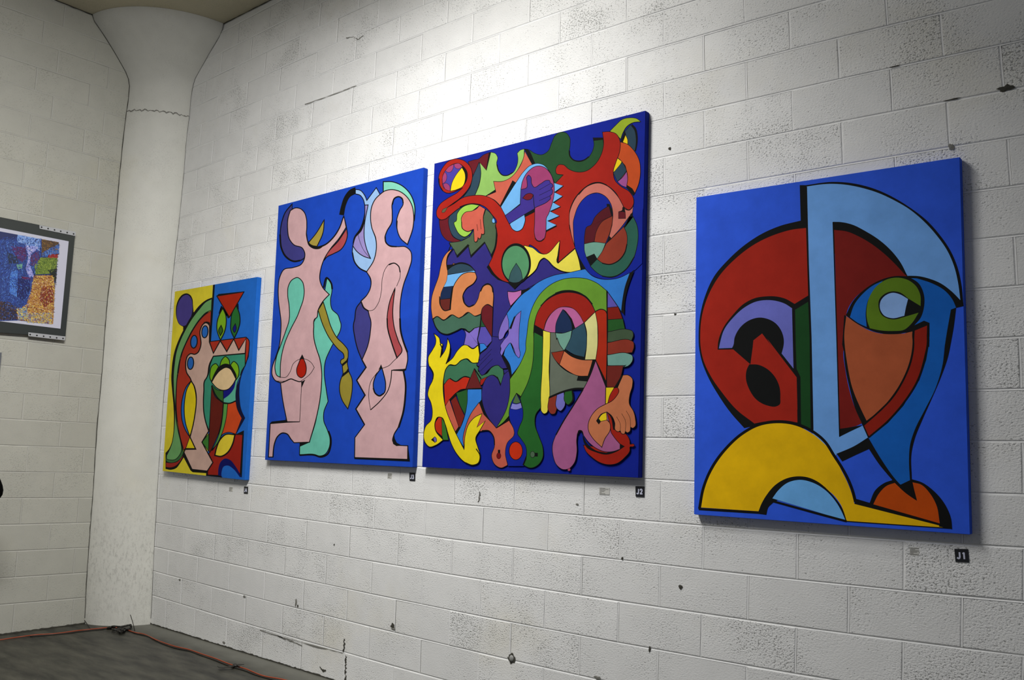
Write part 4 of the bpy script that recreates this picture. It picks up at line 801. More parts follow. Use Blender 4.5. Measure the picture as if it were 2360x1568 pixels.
 ((102,150,46), 1.8, 'D 560,737 430,750 280,810 140,930 50,1080 5,1220 C 1340,1400 1325,1568 E 1205,100 1170,220 1100,350 1028,450! 1028,600 990,780 885,978! 960,920 1022,850! 1030,760 1100,603! 1150,640! 1220,500 1275,300 1290,100 F 55,0 D 60,1400! 70,1290 100,1180 180,1050 300,940 480,888 620,920 740,1020 800,1142! 870,1118 945,1160! 942,895! 820,800 700,750'),
 (BK, 0, 'E 1100,600! 1110,603! 1155,640! 1138,668!'),
 (DB, 0, 'E 1100,603! 1040,720 1020,820 1030,900 1075,1010 1078,1050 1000,1150 980,1260 1010,1400! 1180,1400! 1210,1290 1205,1190 1150,1100 1115,1050 1130,980 1170,880 1168,760 1145,690'),
 (None, 1.6, 'E 1100,603! 1040,720 1020,820 1030,900 1075,1010 1078,1050 1000,1150 980,1260 1008,1390', 'o'), (None, 1.6, 'E 1182,1385 1210,1290 1205,1190 1150,1100 1115,1050 1130,980 1170,880 1168,760 1145,690', 'o'),
 ((76,106,66), 1.2, 'E 1100,605! 1060,705! 1100,716 1147,702!'), ((132,130,206), 1, 'E 1055,714! 1100,722 1150,708! 1162,762! 1100,782 1035,772!'),
 ((198,48,16), 2, ell('E', 1095, 1233, 73, 98)), (BK, 0, 'E 1205,1290! 1212,1320! 1182,1395! 1168,1388!'),
 ((78,104,78), 1.3, ell('E', 1278, 1273, 25, 34)), (BK, 0, 'F 68,1255! 100,1255! 100,1295! 68,1295!'),
 (None, 2.4, 'D 60,1400 70,1290 100,1180 180,1050 300,940 480,888 620,920 740,1020 800,1142!', 'o'), (None, 4, 'D 320,925 400,898 500,893 600,915 690,970', 'o'),
 (None, 7, 'D 150,1082 250,982 380,920 480,906 580,920 680,966 762,1058', 'o'),
 ((152,30,18), 1.8, 'D 480,912 380,925 250,985 150,1080 90,1200 70,1305! 182,1368! 210,1260 280,1160 360,1100 440,1085 520,1100 600,1170 665,1280! 802,1145! 760,1060 680,970 580,925'),
 (BK, 0, 'D 66,1305! 182,1366! 170,1447! 64,1388!'),
 ((182,96,148), 1.5, 'D 182,1368! 220,1250 290,1150 370,1095 450,1088 540,1110 610,1180 665,1280! 560,1347! 400,1300! 322,1397! 250,1392'),
 (BK, 0, 'D 415,1112! 450,1140! 520,1230! 562,1345! 525,1370! 500,1260!'),
 ((24,44,80), 1.4, 'D 412,1118! 480,1200 518,1290 525,1368! 480,1388 400,1403 322,1398! 330,1290 370,1190'),
 ((100,108,94), 1.6, 'D 262,1395! 400,1400! 520,1568! F 388,135! 250,160! 330,290 450,380 545,412! 530,462! 652,473! 612,545! 500,548 380,580 225,645! 235,200!'),
 (MIN, 1.8, 'D 323,1400! 400,1405 522,1370! 500,1480 455,1568 F 440,50 388,138! 340,70 310,0 D 340,1480'),
 ((44,76,92), 1.5, 'D 525,1368! 668,1280! 695,1400 700,1568 F 632,30 610,208! 500,180 400,120! 450,20 D 510,1450'),
 (BK, 0, 'F 400,115! 430,150 520,190 608,205! 635,80! 618,240! 530,230 450,190 385,140!'),
 ((220,214,140), 1.8, 'D 672,1277! 802,1148! 825,1260 833,1400 830,1568 F 755,0 735,235! 616,237! 635,80 D 700,1500 698,1380'),
 ((172,42,16), 1.8, 'D 803,1145! 870,1118 930,1140 945,1175! 945,1568! F 855,0! 852,478! 735,240! 755,100! D 835,1500 830,1300'), (None, 3, 'D 803,1143! 870,1116 925,1135 946,1175!', 'o'),
 ((232,218,72), 1.8, 'D 173,1370! 262,1395! 260,1568! F 235,0! 225,300 215,760 200,815 170,828 140,800 135,740 150,300 158,0!'),
 ((142,46,26), 1.5, 'F 250,158! 388,138! 338,290! 285,230'), ((200,112,72), 1.6, 'F 390,140! 470,200 570,235 705,240! 650,415! 540,412 430,360 338,290!'),
 (BK, 0, 'F 700,238! 735,238! 655,472! 530,465! 548,412! 650,418!'),
 ((92,82,168), 1.5, 'D 952,908! 1010,990 1075,1085! 950,1097!'), ((128,26,12), 1.5, 'D 950,1098! 1080,1086! 1132,1230! 955,1240!'), ((36,88,36), 1.5, 'D 955,1242! 1135,1230! 1162,1358! 955,1387!'),
 ((66,86,62), 1.8, 'D 955,1388! 1200,1360 1250,1380 1262,1430 1240,1492! 950,1514!'), (BRK, 1.8, 'D 948,1518! 1240,1495 F 1145,40 1155,90 1135,158! 862,182! 860,50!'),
 ((112,160,148), 1.8, 'F 862,184! 1090,168 1135,190 1140,240 1110,290 866,300!'), ((112,36,28), 1.8, 'F 856,302! 1038,300! 1010,420 942,538! 856,536!'),
 (None, 3, 'D 942,895! 945,1160! 948,1568! F 857,0! 852,480! 856,540!', 'o'),
 (BK, 0, 'F 735,240! 852,475! 860,540! 840,530!'), (BK, 0, 'F 1038,300! 1075,292! 1045,318!'), (BK, 0, 'F 1020,405! 1038,405! 965,540! 938,538!'),
 (BRK, 1.6, 'F 222,655! 308,615! 308,780 285,828 250,830 222,800'), ((112,110,186), 1.6, 'F 310,612! 388,590! 388,760 350,797 312,770'), ((36,92,36), 1.6, 'F 395,588! 475,573! 475,690 430,728 395,690'),
 (BK, 0, 'F 223,640! 380,575 500,545 615,542! 605,566! 500,566 380,598 223,662!'), (None, 3, 'F 485,575! 484,690 440,730', 'o'),
 ((162,32,16), 1.8, 'F 862,815! 900,850 940,950 970,1010 1010,1030 1060,1045 1110,1130 1112,1160 1150,1158 1160,1175 1145,1188 1112,1190 1110,1230 1050,1310 970,1370 880,1385 780,1360 690,1300 630,1240 600,1170! 800,1200! 890,1000!'),
 (BK, 0, 'F 590,1055! 640,1150 740,1230 850,1255! 1000,1218! 1003,1155! 1055,1185! 960,1245 850,1275 740,1250 640,1200 605,1140'),
 ((166,92,138), 2, 'F 735,248! 845,530! 842,720! 880,900! 905,1035! 950,1100 1003,1160! 1003,1215! 930,1240 850,1245 750,1210 660,1140 600,1060 570,1015 545,1030 530,1090 530,1250 500,1370 440,1430 380,1438 310,1390 270,1290 262,1180 300,1060 380,920 500,730 600,560 680,400'),
 ((166,60,92), 1, 'F 430,1432! 455,1422! 461,1445 445,1455 430,1450'), (None, 4, 'F 300,1060 380,915 500,725 598,562', 'o'), (None, 3.5, 'F 540,1050 555,1012 580,1015 600,1060', 'o'),
 ((234,206,28), 1.4, 'F 848,540! 938,538! 895,640 872,712! 845,720!'), ((164,34,20), 1.8, 'F 938,545! 985,545 992,595 965,655 868,712! 890,630'),
 (BK, 1.5, 'F 862,808! 900,860 930,1000! 950,1000! 905,840!'),
 ((198,118,78), 2, 'F 1035,405! 1090,405 1135,440 1138,520 1110,620 1105,720 1150,800 1170,880 1165,970 1140,985 1118,975! 1110,1020 1080,1035 1062,1020! 1050,1048 1020,1045 1005,1015! 980,1025 950,1005 945,930 910,850 860,808! 800,830 745,905! 770,940! 800,905 850,895 890,930 895,1000 835,1105 803,1195! 700,1090 660,1020 655,940 690,850 760,770 840,725 910,690 960,640 990,570 975,540!'),
 ((234,206,28), 1.6, 'F 853,812! 860,895! 790,912! 768,880! 810,830'), (BK, 0, 'F 745,905! 768,882! 788,915! 768,942!'),
 (None, 1.2, 'F 965,860! 1005,940 1005,1015!', 'o'), (None, 1.2, 'F 1020,825! 1060,900 1062,1020!', 'o'), (None, 1.2, 'F 1070,795! 1110,870 1118,975!', 'o'),
]
painting('tallest canvas, deep blue and crowded with hands, eyes, horns and striped arches',
         [(1001, 377), (1487.9, 254.6), (1471.5, 1102), (972.6, 1077)], DB, .88, J2, thin=.72)

# ---------------------------------------------------------------- wall labels
M_TAG = simple('black_label', (.010, .011, .014), .45); M_TXT = simple('white_lettering', (.62, .64, .78), .6)
M_PLATE = simple('clear_label', (.62, .61, .56), .35); M_PRINT = simple('grey_print', (.10, .095, .085), .7)
GLYPH = {'J': ([[(.62, .95), (.62, .30), (.52, .10), (.33, .06), (.12, .14)]], ), '1': ([[(.30, .82), (.50, .92), (.50, .05)]], ),
         '2': ([[(.16, .76), (.28, .92), (.50, .95), (.70, .84), (.72, .66), (.58, .45), (.20, .09)], [(.16, .09), (.78, .09)]], ),
         '3': ([[(.16, .82), (.35, .95), (.58, .92), (.68, .75), (.58, .57), (.38, .53)], [(.38, .53), (.62, .48), (.74, .30), (.62, .12), (.38, .05), (.15, .16)]], ),
         '4': ([[(.55, .05), (.55, .93), (.12, .32), (.12, .27), (.85, .27)]], )}
def label(txt, quad, desc):
    """quad: TL TR BR BL of the little black square"""
    q = [on(1, -.0035, *p) for p in quad]; ori = (q[2]+q[3])/2; ori.y = 0
    root = tag(empty('number_label', ori), desc, 'label', 'black number labels under the canvases')
    vs = [Vector((p.x, -.0035, p.z)) for p in q]+[Vector((p.x, .0002, p.z)) for p in q]
    plate = adopt(obj('plate', vs, [(0, 3, 2, 1), (0, 1, 5, 4), (1, 2, 6, 5), (2, 3, 7, 6), (3, 0, 4, 7), (4, 5, 6, 7)], M_TAG), root)
    def uv(u, v): 
        a = q[3].lerp(q[2], u); b_ = q[0].lerp(q[1], u); return a.lerp(b_, v)
    V, Fc = [], []
    yy_ = -.0040
    for gi, ch in enumerate(txt):
        for st in GLYPH[ch][0]:
            ww = .125
            P = [(.13+gi*.37+.37*x, .24+.50*y) for x, y in st]
            for (a, b_) in zip(P[:-1], P[1:]):
                d = math.dist(a, b_); ux, uy = (b_[0]-a[0])/d, (b_[1]-a[1])/d; h = ww/2
                k = len(V); yy_ -= .00006
                for (sx, sy) in ((-1, -1), (1, -1), (1, 1), (-1, 1)):
                    base = a if sx < 0 else b_
                    p = uv(base[0]+ux*sx*h*.55-uy*sy*h, base[1]+uy*sx*h*.55+ux*sy*h); V.append((p.x, yy_, p.z))
                Fc.append((k, k+1, k+2, k+3))
    obj('lettering', V, Fc, M_TXT, plate)
def note(quad, rows, desc):
    q = [on(1, -.0012, *p) for p in quad]; ori = (q[2]+q[3])/2; ori.y = 0
    root = tag(empty('caption_label', ori), desc, 'label', 'small caption labels beside the number labels')
    vs = [Vector((p.x, -.0012, p.z)) for p in q]+[Vector((p.x, .0002, p.z)) for p in q]
    sheet = adopt(obj('sheet', vs, [(0, 3, 2, 1), (0, 1, 5, 4), (1, 2, 6, 5), (2, 3, 7, 6), (3, 0, 4, 7), (4, 5, 6, 7)], M_PLATE), root)
    def uv(u, v): return q[3].lerp(q[2], u).lerp(q[0].lerp(q[1], u), v)
    rnd = random.Random(rows[0]*100); V, Fc = [], []
    for i, wdt in enumerate(rows):
        v = .88-.76*i/(len(rows)-1); x = .06
        while x < wdt:
            e_ = min(wdt, x+rnd.uniform(.05, .13)); k = len(V)
            for (a, b_) in ((x, v-.028), (e_, v-.028), (e_, v+.028), (x, v+.028)):
                p = uv(a, b_); V.append((p.x, -.0017, p.z))
            Fc.append((k, k+1, k+2, k+3)); x = e_+.018
    obj('text_lines', V, Fc, M_PRINT, sheet)
Z4 = lambda x, y: (2080+x/13.111, 1240+y/13.111)
label('J1', [Z4(1565, 335), Z4(1975, 343), Z4(2008, 745), Z4(1600, 725)], 'black square label reading J1 under the helmeted head canvas')
note([Z4(215, 280), Z4(500, 292), Z4(500, 545), Z4(215, 530)], [.98, .6, .98, .78, .42, .98], 'tiny grey caption below the helmeted head canvas')
Z2 = lambda x, y: (1360+x/14.75, 1100+y/14.75)
label('J2', [Z2(1540, 308), Z2(1838, 318), Z2(1835, 675), Z2(1545, 660)], 'black square label reading J2 under the tallest canvas')
note([Z2(310, 350), Z2(660, 362), Z2(655, 605), Z2(310, 590)], [.6, .9, .6, .5, .25, .6], 'tiny grey caption below the tallest canvas')
Z3 = lambda x, y: (500+x/4.9167, 1080+y/4.9167)
label('J3', [Z3(2180, 47), Z3(2245, 50), Z3(2245, 144), Z3(2182, 140)], 'black square label reading J3 under the two pink figures')
note([Z3(1935, 52), Z3(1985, 55), Z3(1982, 120), Z3(1932, 116)], [.9, .98, .85, .7, .5, .8], 'tiny grey caption below the two pink figures')
label('J4', [Z3(307, 205), Z3(350, 207), Z3(347, 288), Z3(303, 284)], 'black square label reading J4 under the half yellow canvas')
note([Z3(138, 210), Z3(180, 212), Z3(178, 262), Z3(136, 258)], [.9, .98, .85, .7, .5, .8], 'tiny grey caption below the half yellow canvas')

# ---------------------------------------------------------------- framed portrait on the back wall
M_PANEL = simple('black_mat_panel', (.030, .036, .032), .35); M_PAPER = simple('white_paper', (.56, .56, .66), .7)
M_STEEL = simple('perforated_steel', (.46, .47, .48), .45, metal=.25); M_HOLE = simple('hole', (.01, .01, .01), .9)
M_GLASSY = simple('grey_frame', (.16, .17, .18), .4, metal=.3)
XP = XB+.034
def up(x, y, xx=XP): return on(0, xx, x/4.9, 480+y/4.9)
tr, br = up(851, 270), up(738, 1488)
yr = (tr.y+br.y)/2; WP = 1.02
def slab(name, x0, x1, quad, mat, root):
    vs = [Vector((x1, p.y, p.z)) for p in quad]+[Vector((x0, p.y, p.z)) for p in quad]
    o = obj(name, vs, [(0, 1, 2, 3), (7, 6, 5, 4), (0, 4, 5, 1), (1, 5, 6, 2), (2, 6, 7, 3), (3, 7, 4, 0)], mat)
    bm = bmesh.new(); bm.from_mesh(o.data); bmesh.ops.recalc_face_normals(bm, faces=bm.faces[:]); bm.to_mesh(o.data); bm.free()
    return adopt(o, root)
q = [up(0, 100), tr, up(738, 1458), up(0, 1405)]
def ext(a, b_, y):                   # extend edge b->a to a given y
    t = (y-b_.y)/(a.y-b_.y); return b_.lerp(a, t)
yl = tr.y-WP
tl, bl = ext(q[0], q[1], yl), ext(q[3], q[2], yl)
pic = tag(empty('framed_print', (XB, (yl+yr)/2, bl.z)), 'black matted print of a blue painted face, hung on the left wall', 'picture')
slab('mat_panel', XB+.001, XP, [tl, q[1], q[2], bl], M_PANEL, pic)
pq = [up(0, 222), up(775, 375), up(682, 1362), up(0, 1278)]
ptl, pbl = ext(pq[0], pq[1], yl+.10), ext(pq[3], pq[2], yl+.10)
paper = slab('paper', XP, XP+.0015, [ptl, pq[1], pq[2], pbl], M_PAPER, pic)
cl = [up(443, 193), up(852, 268), up(850, 316), up(445, 232)]; clampA = slab('clamp_strip', XP+.001, XP+.005, cl, M_STEEL, pic)
cl2 = [up(318, 1403), up(737, 1450), up(728, 1494), up(318, 1446)]; clampB = slab('clamp_strip', XP+.001, XP+.005, cl2, M_STEEL, pic)
hv, hf = [], []
for (hx, hy) in ((470, 215), (543, 231), (616, 246), (686, 261), (759, 276), (831, 291), (341, 1428), (417, 1438), (493, 1447), (567, 1456), (640, 1465), (712, 1472)):
    c_ = up(hx, hy, XP+.0056)
    obj('screw_hole', [c_+Vector((0, .0065*math.cos(i*math.pi/4), .0065*math.sin(i*math.pi/4))) for i in range(8)], [tuple(range(8))], M_HOLE, clampA if hy < 400 else clampB)
PAL = {}
def pm(c):
    if c not in PAL: PAL[c] = simple('brush_paint', tuple(min(.8, v*1.25) for v in srgb(c)), .55)
    return PAL[c]
rnd = random.Random(11)
REG = [  # (polygon in zoomed print coordinates, colours, swirl)
 ([(-1400, 262), (470, 345), (470, 560), (400, 740), (360, 900), (320, 1110), (200, 1270), (-1400, 1240)], [(24, 44, 110), (30, 58, 140), (46, 80, 160), (18, 30, 84), (70, 110, 176), (14, 22, 60)], 80),
 ([(200, 300), (460, 350), (450, 480), (300, 420), (190, 380)], [(110, 150, 205), (60, 96, 168), (150, 170, 220)], 10),
 ([(290, 420), (440, 440), (350, 520), (330, 640), (385, 770), (330, 780), (290, 680), (320, 560)], [(180, 180, 222), (150, 150, 210), (120, 120, 190)], 85),
 ([(130, 430), (290, 440), (300, 560), (250, 610), (190, 560), (140, 470)], [(88, 30, 92), (70, 26, 86), (60, 30, 70)], 20),
 ([(350, 540), (430, 480), (450, 560), (400, 650), (345, 640)], [(80, 26, 80), (96, 40, 60), (50, 60, 120)], 70),
 ([(80, 500), (190, 540), (210, 620), (100, 630)], [(24, 24, 44), (20, 30, 60), (40, 60, 80)], 10),
 ([(190, 640), (255, 630), (250, 680), (200, 690)], [(110, 160, 120), (90, 140, 140)], 80),
 ([(180, 800), (340, 790), (335, 960), (260, 1040), (190, 1000)], [(12, 20, 80), (16, 28, 104), (10, 14, 56)], 85),
 ([(240, 770), (350, 790), (345, 812), (250, 795)], [(110, 20, 60), (90, 20, 80)], 10),
 ([(120, 720), (200, 700), (190, 1000), (110, 960)], [(90, 140, 200), (40, 80, 170), (60, 110, 190)], 80),
 ([(-1400, 1010), (100, 1060), (190, 1120), (200, 1260), (-1400, 1240)], [(26, 22, 34), (50, 34, 30), (18, 24, 60), (90, 56, 30)], 20),
 ([(470, 350), (665, 385), (660, 520), (470, 540)], [(90, 64, 34), (60, 44, 34), (140, 104, 40), (44, 34, 40)], 60),
 ([(480, 500), (670, 400), (665, 510), (560, 550), (480, 545)], [(50, 90, 160), (90, 130, 190), (30, 60, 130)], -25),
 ([(550, 525), (655, 515), (650, 560), (540, 560)], [(160, 40, 30), (120, 30, 30)], 5),
 ([(460, 560), (650, 560), (640, 690), (560, 740), (400, 750), (390, 650)], [(110, 130, 40), (80, 104, 30), (140, 156, 60), (50, 70, 24)], 40),
 ([(540, 700), (645, 680), (630, 840), (580, 760)], [(16, 24, 20), (24, 34, 22)], 60),
 ([(380, 760), (600, 760), (620, 900), (600, 1310), (200, 1260), (190, 1140), (300, 1090), (350, 930)], [(190, 140, 50), (220, 190, 90), (150, 90, 30), (120, 60, 24), (200, 170, 140), (90, 40, 20)], 45),
 ([(480, 880), (600, 880), (600, 1060), (500, 1120), (440, 1020)], [(110, 34, 22), (84, 22, 16), (140, 60, 30)], 75),
 ([(190, 1130), (300, 1120), (330, 1260), (210, 1260)], [(60, 90, 150), (110, 140, 180), (200, 180, 80)], 50),
 ([(330, 1180), (590, 1180), (585, 1308), (300, 1290)], [(210, 184, 70), (180, 150, 60), (90, 70, 120), (120, 140, 170)], 30)]
def inside(p, poly):
    c_ = False; n = len(poly)
    for i in range(n):
        (x1, y1), (x2, y2) = poly[i], poly[(i+1) % n]
        if (y1 > p[1]) != (y2 > p[1]) and p[0] < (x2-x1)*(p[1]-y1)/(y2-y1)+x1: c_ = not c_
    return c_
V, Fc, MI, ML = [], [], [], []
XQ = XP+.0018
ub = yl+.16
def addp(poly, c, dx):
    m_ = pm(c)
    if m_ not in ML: ML.append(m_)
    b0 = len(V)
    for x, y in poly:
        p = up(x, y, XQ+dx); V.append((p.x, max(p.y, ub), p.z))
    Fc.append(tuple(range(b0, b0+len(poly)))); MI.append(ML.index(m_))
addp([(-1400, 20), (0, 262), (665, 388), (585, 1312), (0, 1245), (-1400, 1130)], (26, 36, 84), 0)
for ri, (poly, cols, sw) in enumerate(REG):
    x0 = max(-420, min(p[0] for p in poly)); x1 = max(p[0] for p in poly); y0 = min(p[1] for p in poly); y1 = max(p[1] for p in poly)
    n = int((x1-x0)*(y1-y0)/170)
    addp([(max(-1100, px_), py_) for px_, py_ in poly], tuple(sum(c_[j_] for c_ in cols)//len(cols) for j_ in range(3)), .0001+ri*.00001)
    for k in range(n):
        x, y = rnd.uniform(x0, x1), rnd.uniform(y0, y1)
        if not inside((x, y), poly): continue
        a = math.radians(sw+38*math.sin(x*.021+ri)+38*math.cos(y*.019)+rnd.uniform(-18, 18)); l_ = rnd.uniform(6, 17); w_ = rnd.uniform(2.2, 5.0)
        dx, dy = math.cos(a), math.sin(a); bx, by = -dy*w_, dx*w_; cv = rnd.uniform(-5, 5)
        addp([(x-dx*l_, y-dy*l_), (x+bx+cv*by*.2, y+by), (x+dx*l_, y+dy*l_), (x-bx, y-by)], rnd.choice(cols), .0003+ri*.00006+k*2e-8)
for k in range(90):                  # bristle ends over the paper margin
    t = rnd.random(); x = 665-80*t+rnd.uniform(-8, 14); y = 388+924*t
    addp([(x-10, y-2), (x+rnd.uniform(3, 12), y-5), (x-8, y+2)], rnd.choice([(40, 44, 60), (80, 60, 40), (70, 80, 120)]), .002)
o = obj('painted_picture', V, Fc, mats=ML, midx=MI)
bm = bmesh.new(); bm.from_mesh(o.data); bm.normal_update(); bmesh.ops.reverse_faces(bm, faces=[f_ for f_ in bm.faces if f_.normal.x < 0]); bm.to_mesh(o.data); bm.free()
o.parent = paper
# a second frame below it, cut by the edge of the photograph
g1, g2 = on(0, XP, 4.2, 813), on(0, XP, 2.0, 893)
fr = tag(empty('small_frame', (XB, g1.y-.35, g2.z)), 'grey metal frame edge below the black matted print', 'frame')
slab('frame_rail', XB+.001, XP, [Vector((XP, g1.y-.02, g1.z)), g1, Vector((XP, g1.y, g2.z)), Vector((XP, g1.y-.02, g2.z))], M_GLASSY, fr)
slab('backing', XB+.001, XP-.012, [Vector((XP, g1.y-.7, g1.z-.004)), Vector((XP, g1.y-.021, g1.z-.004)), Vector((XP, g1.y-.021, g2.z+.004)), Vector((XP, g1.y-.7, g2.z+.004))], M_PANEL, fr)

# ---------------------------------------------------------------- cords on the floor
M_ORG = simple('orange_cable', (.30, .052, .016), .5); M_BLKC = simple('black_cable', (.018, .016, .012), .6)
def fl_px(x, y, h): 
    p = on(2, h, x/3.4706, 1400+y/3.4706); return p
def smooth3(pts, sub=6):
    c2 = catmull([(p[0], p[1], False) for p in pts], closed=False, sub=sub); return c2
O1 = [(-260, 300), (0, 262), (180, 235), (280, 222), (430, 213), (640, 186), (760, 174), (880, 163), (980, 170), (1080, 203), (1150, 216), (1250, 262), (1400, 314), (1520, 342), (1600, 370), (1720, 410), (1850, 460), (1960, 492), (2100, 548), (2250, 576), (2500, 640)]
pts = [fl_px(x, y, .007+.003*math.sin(i*.6)**2) for i, (x, y) in enumerate(smooth3(O1))]
tag(tube('extension_cord', pts, .0044, M_ORG), 'orange extension cord running along the foot of both walls', 'cord')
O2 = [(240, 234), (430, 219), (560, 206), (650, 194), (780, 181), (880, 172), (960, 178), (1010, 180), (1080, 208), (1180, 233), (1290, 287), (1400, 326), (1520, 352), (1600, 382), (1720, 424), (1850, 476), (1960, 508), (2050, 543), (2200, 585), (2420, 652)]
pts = [fl_px(x, y, .005) for x, y in smooth3(O2)]
tag(tube('black_cable', pts, .0045, M_BLKC), 'thin black cable lying against the orange cord', 'cable')
O3 = [(860, 168), (900, 155), (960, 158), (1050, 150), (1040, 165), (960, 172), (900, 178), (960, 186), (1000, 176), (985, 196), (940, 190)]
pts = [fl_px(x, y, .012+.006*(i % 3)) for i, (x, y) in enumerate(smooth3(O3, 4))]
tag(tube('cable_bundle', pts, .008, M_BLKC), 'knotted bundle of black cable at the foot of the column', 'cable')
a, b_ = fl_px(1078, 190, .004), on(1, fl_px(1078, 190, .004).y, 1043/3.4706, 1400+62/3.4706)
a2, b2 = fl_px(722, 172, .004), fl_px(676, 106, .03)
tag(tube('upright_wire', [a, a.lerp(b_, .5)+Vector((.006, 0, 0)), b_], .0032, M_BLKC, seg=6), 'short stiff wire standing upright at the column foot', 'wire')
tag(tube('loose_wire', [a2, a2.lerp(b2, .5), b2], .0035, M_BLKC, seg=6), 'short dark wire lying left of the column foot', 'wire')
tie = tag(empty('cable_tie', fl_px(1880, 470, 0)), 'black tape tie knotted round the orange cord near the right wall', 'tie')
def strap(pp, w_, nm):
    vs, fs = [], []
    for i, p in enumerate(pp):
        t = Vector(pp[min(i+1, len(pp)-1)])-Vector(pp[max(i-1, 0)]); s = t.cross(Vector((0, 0, 1))).normalized()*w_[i]
        p = Vector(p); vs += [p+s, p-s, p-s+Vector((0, 0, .003)), p+s+Vector((0, 0, .003))]
    for i in range(len(pp)-1):
        for k in range(4): fs.append((4*i+k, 4*i+(k+1) % 4, 4*i+4+(k+1) % 4, 4*i+4+k))
    fs += [(3, 2, 1, 0), tuple(4*(len(pp)-1)+k for k in range(4))]
    adopt(obj(nm, vs, fs, M_BLKC), tie)
strap([fl_px(1880, 470, .014), fl_px(1840, 478, .02), fl_px(1790, 486, .012), fl_px(1748, 482, .02)], [.010, .012, .016, .024], 'tail')
strap([fl_px(1880, 468, .014), fl_px(1915, 462, .022), fl_px(1950, 460, .016)], [.010, .014, .004], 'tail')
bm = bmesh.new(); bmesh.ops.create_uvsphere(bm, u_segments=12, v_segments=8, radius=1)
kp = fl_px(1880, 468, .014)
for v_ in bm.verts: v_.co = kp+Vector((v_.co.x*.022, v_.co.y*.016, v_.co.z*.013))
adopt(from_bm('knot', bm, M_BLKC, smooth=True), tie)

# ---------------------------------------------------------------- anchors, holes and chips in the block wall
M_BOLT = simple('old_bolt', (.30, .30, .28), .6, bump=.4, bscale=90)
def blob(name, px, py, rx, rz, mat, parent, dy=.0016, seed=0, n=13, spike=.35, axis=1):
    rn = random.Random(seed); c_ = on(1, -.0022, px, py); vs = [c_+Vector((0, -dy, 0))]
    for k in range(n):
        an = 2*math.pi*k/n; r = 1+rn.uniform(-spike, spike)
        vs.append(Vector((c_.x+rx*r*math.cos(an), c_.y, c_.z+rz*r*math.sin(an))))
    return obj(name, vs, [(0, 1+(k+1) % n, 1+k) for k in range(n)], mat, parent)
for i, (px, py, rx, rz, dark) in enumerate([(1568, 1353, .010, .010, 1), (1543, 342.5, .007, .008, 1), (1556, 724.5, .006, .006, 1), (904.5, 1443, .018, .016, 1), (907, 1450, .018, .008, 0),
        (682, 1390, .010, .022, 0), (686, 1397, .007, .010, 1), (563, 1376, .018, .012, 0), (414, 1337, .014, .010, 0), (2319, 203, .030, .014, 1), (2192, 339, .010, .014, 0), (1497, 1497, .006, .014, 1),
        (1434, 1287, .006, .008, 1), (1172, 1516, .012, .004, 0), (770, 1256, .006, .006, 1), (1104, 1148, .004, .020, 0), (1330, 1163, .010, .006, 0), (1376, 1563, .020, .008, 0), (516, 1482, .020, .010, 0),
        (745, 1546, .022, .008, 1), (2195, 229, .028, .003, 1), (2062, 153, .020, .003, 1), (1925, 728, .002, .002, 0)][:-1]):
    o = blob('chip', px, py, rx, rz, M_CRACK if dark else M_CRACK2, wall_r, seed=i)
bp_ = on(1, 0, 1180, 1518); bp_.y = -.002
bm = bmesh.new(); bmesh.ops.create_uvsphere(bm, u_segments=14, v_segments=8, radius=1)
for v_ in bm.verts: v_.co = Vector((v_.co.x*.016, v_.co.y*.010, v_.co.z*.018))
bolt = empty('wall_anchor', bp_); tag(bolt, 'rusty round anchor bolt stuck in a low mortar joint of the block wall', 'bolt')
o = from_bm('bolt_head', bm, M_BOLT, smooth=True); o.parent = bolt
vs, fs = [], []
for k in range(16):
    an = 2*math.pi*k/16
    vs += [Vector((.015*math.cos(an), -.0015, .018*math.sin(an))), Vector((.024*math.cos(an)*(1+.2*math.sin(k*2.3)), -.0012, .027*math.sin(an)*(1+.2*math.cos(k*1.7))))]
fs = [(2*k, 2*((k+1) % 16), 2*((k+1) % 16)+1, 2*k+1) for k in range(16)]
obj('ragged_hole', vs, fs, M_CRACK, bolt)
# open cracks the photograph shows along joints
def jcrack(pxs, w_, mat=M_CRACK2, n=14): ribbon('crack', [on(1, 0, *p) for p in dense(pxs, n)], NR, w_, mat, wall_r, .75, .0022)
jcrack([(794, 1473), (793.5, 1490), (792, 1503)], .010, M_CRACK); jcrack([(798, 1512), (797, 1540), (796.5, 1568)], .012, M_CRACK, 20)
jcrack([(600, 1453), (660, 1472), (740, 1493), (790, 1505)], .006); jcrack([(640, 1466), (697, 1488)], .005)
jcrack([(1106, 1133), (1107, 1145), (1103, 1158)], .005, M_CRACK); jcrack([(737, 1537), (745, 1548), (752, 1545)], .006, M_CRACK)
jcrack([(703, 241), (790, 210), (822, 197)], .004); jcrack([(798, 88), (815, 85), (825, 92), (838, 82)], .005)

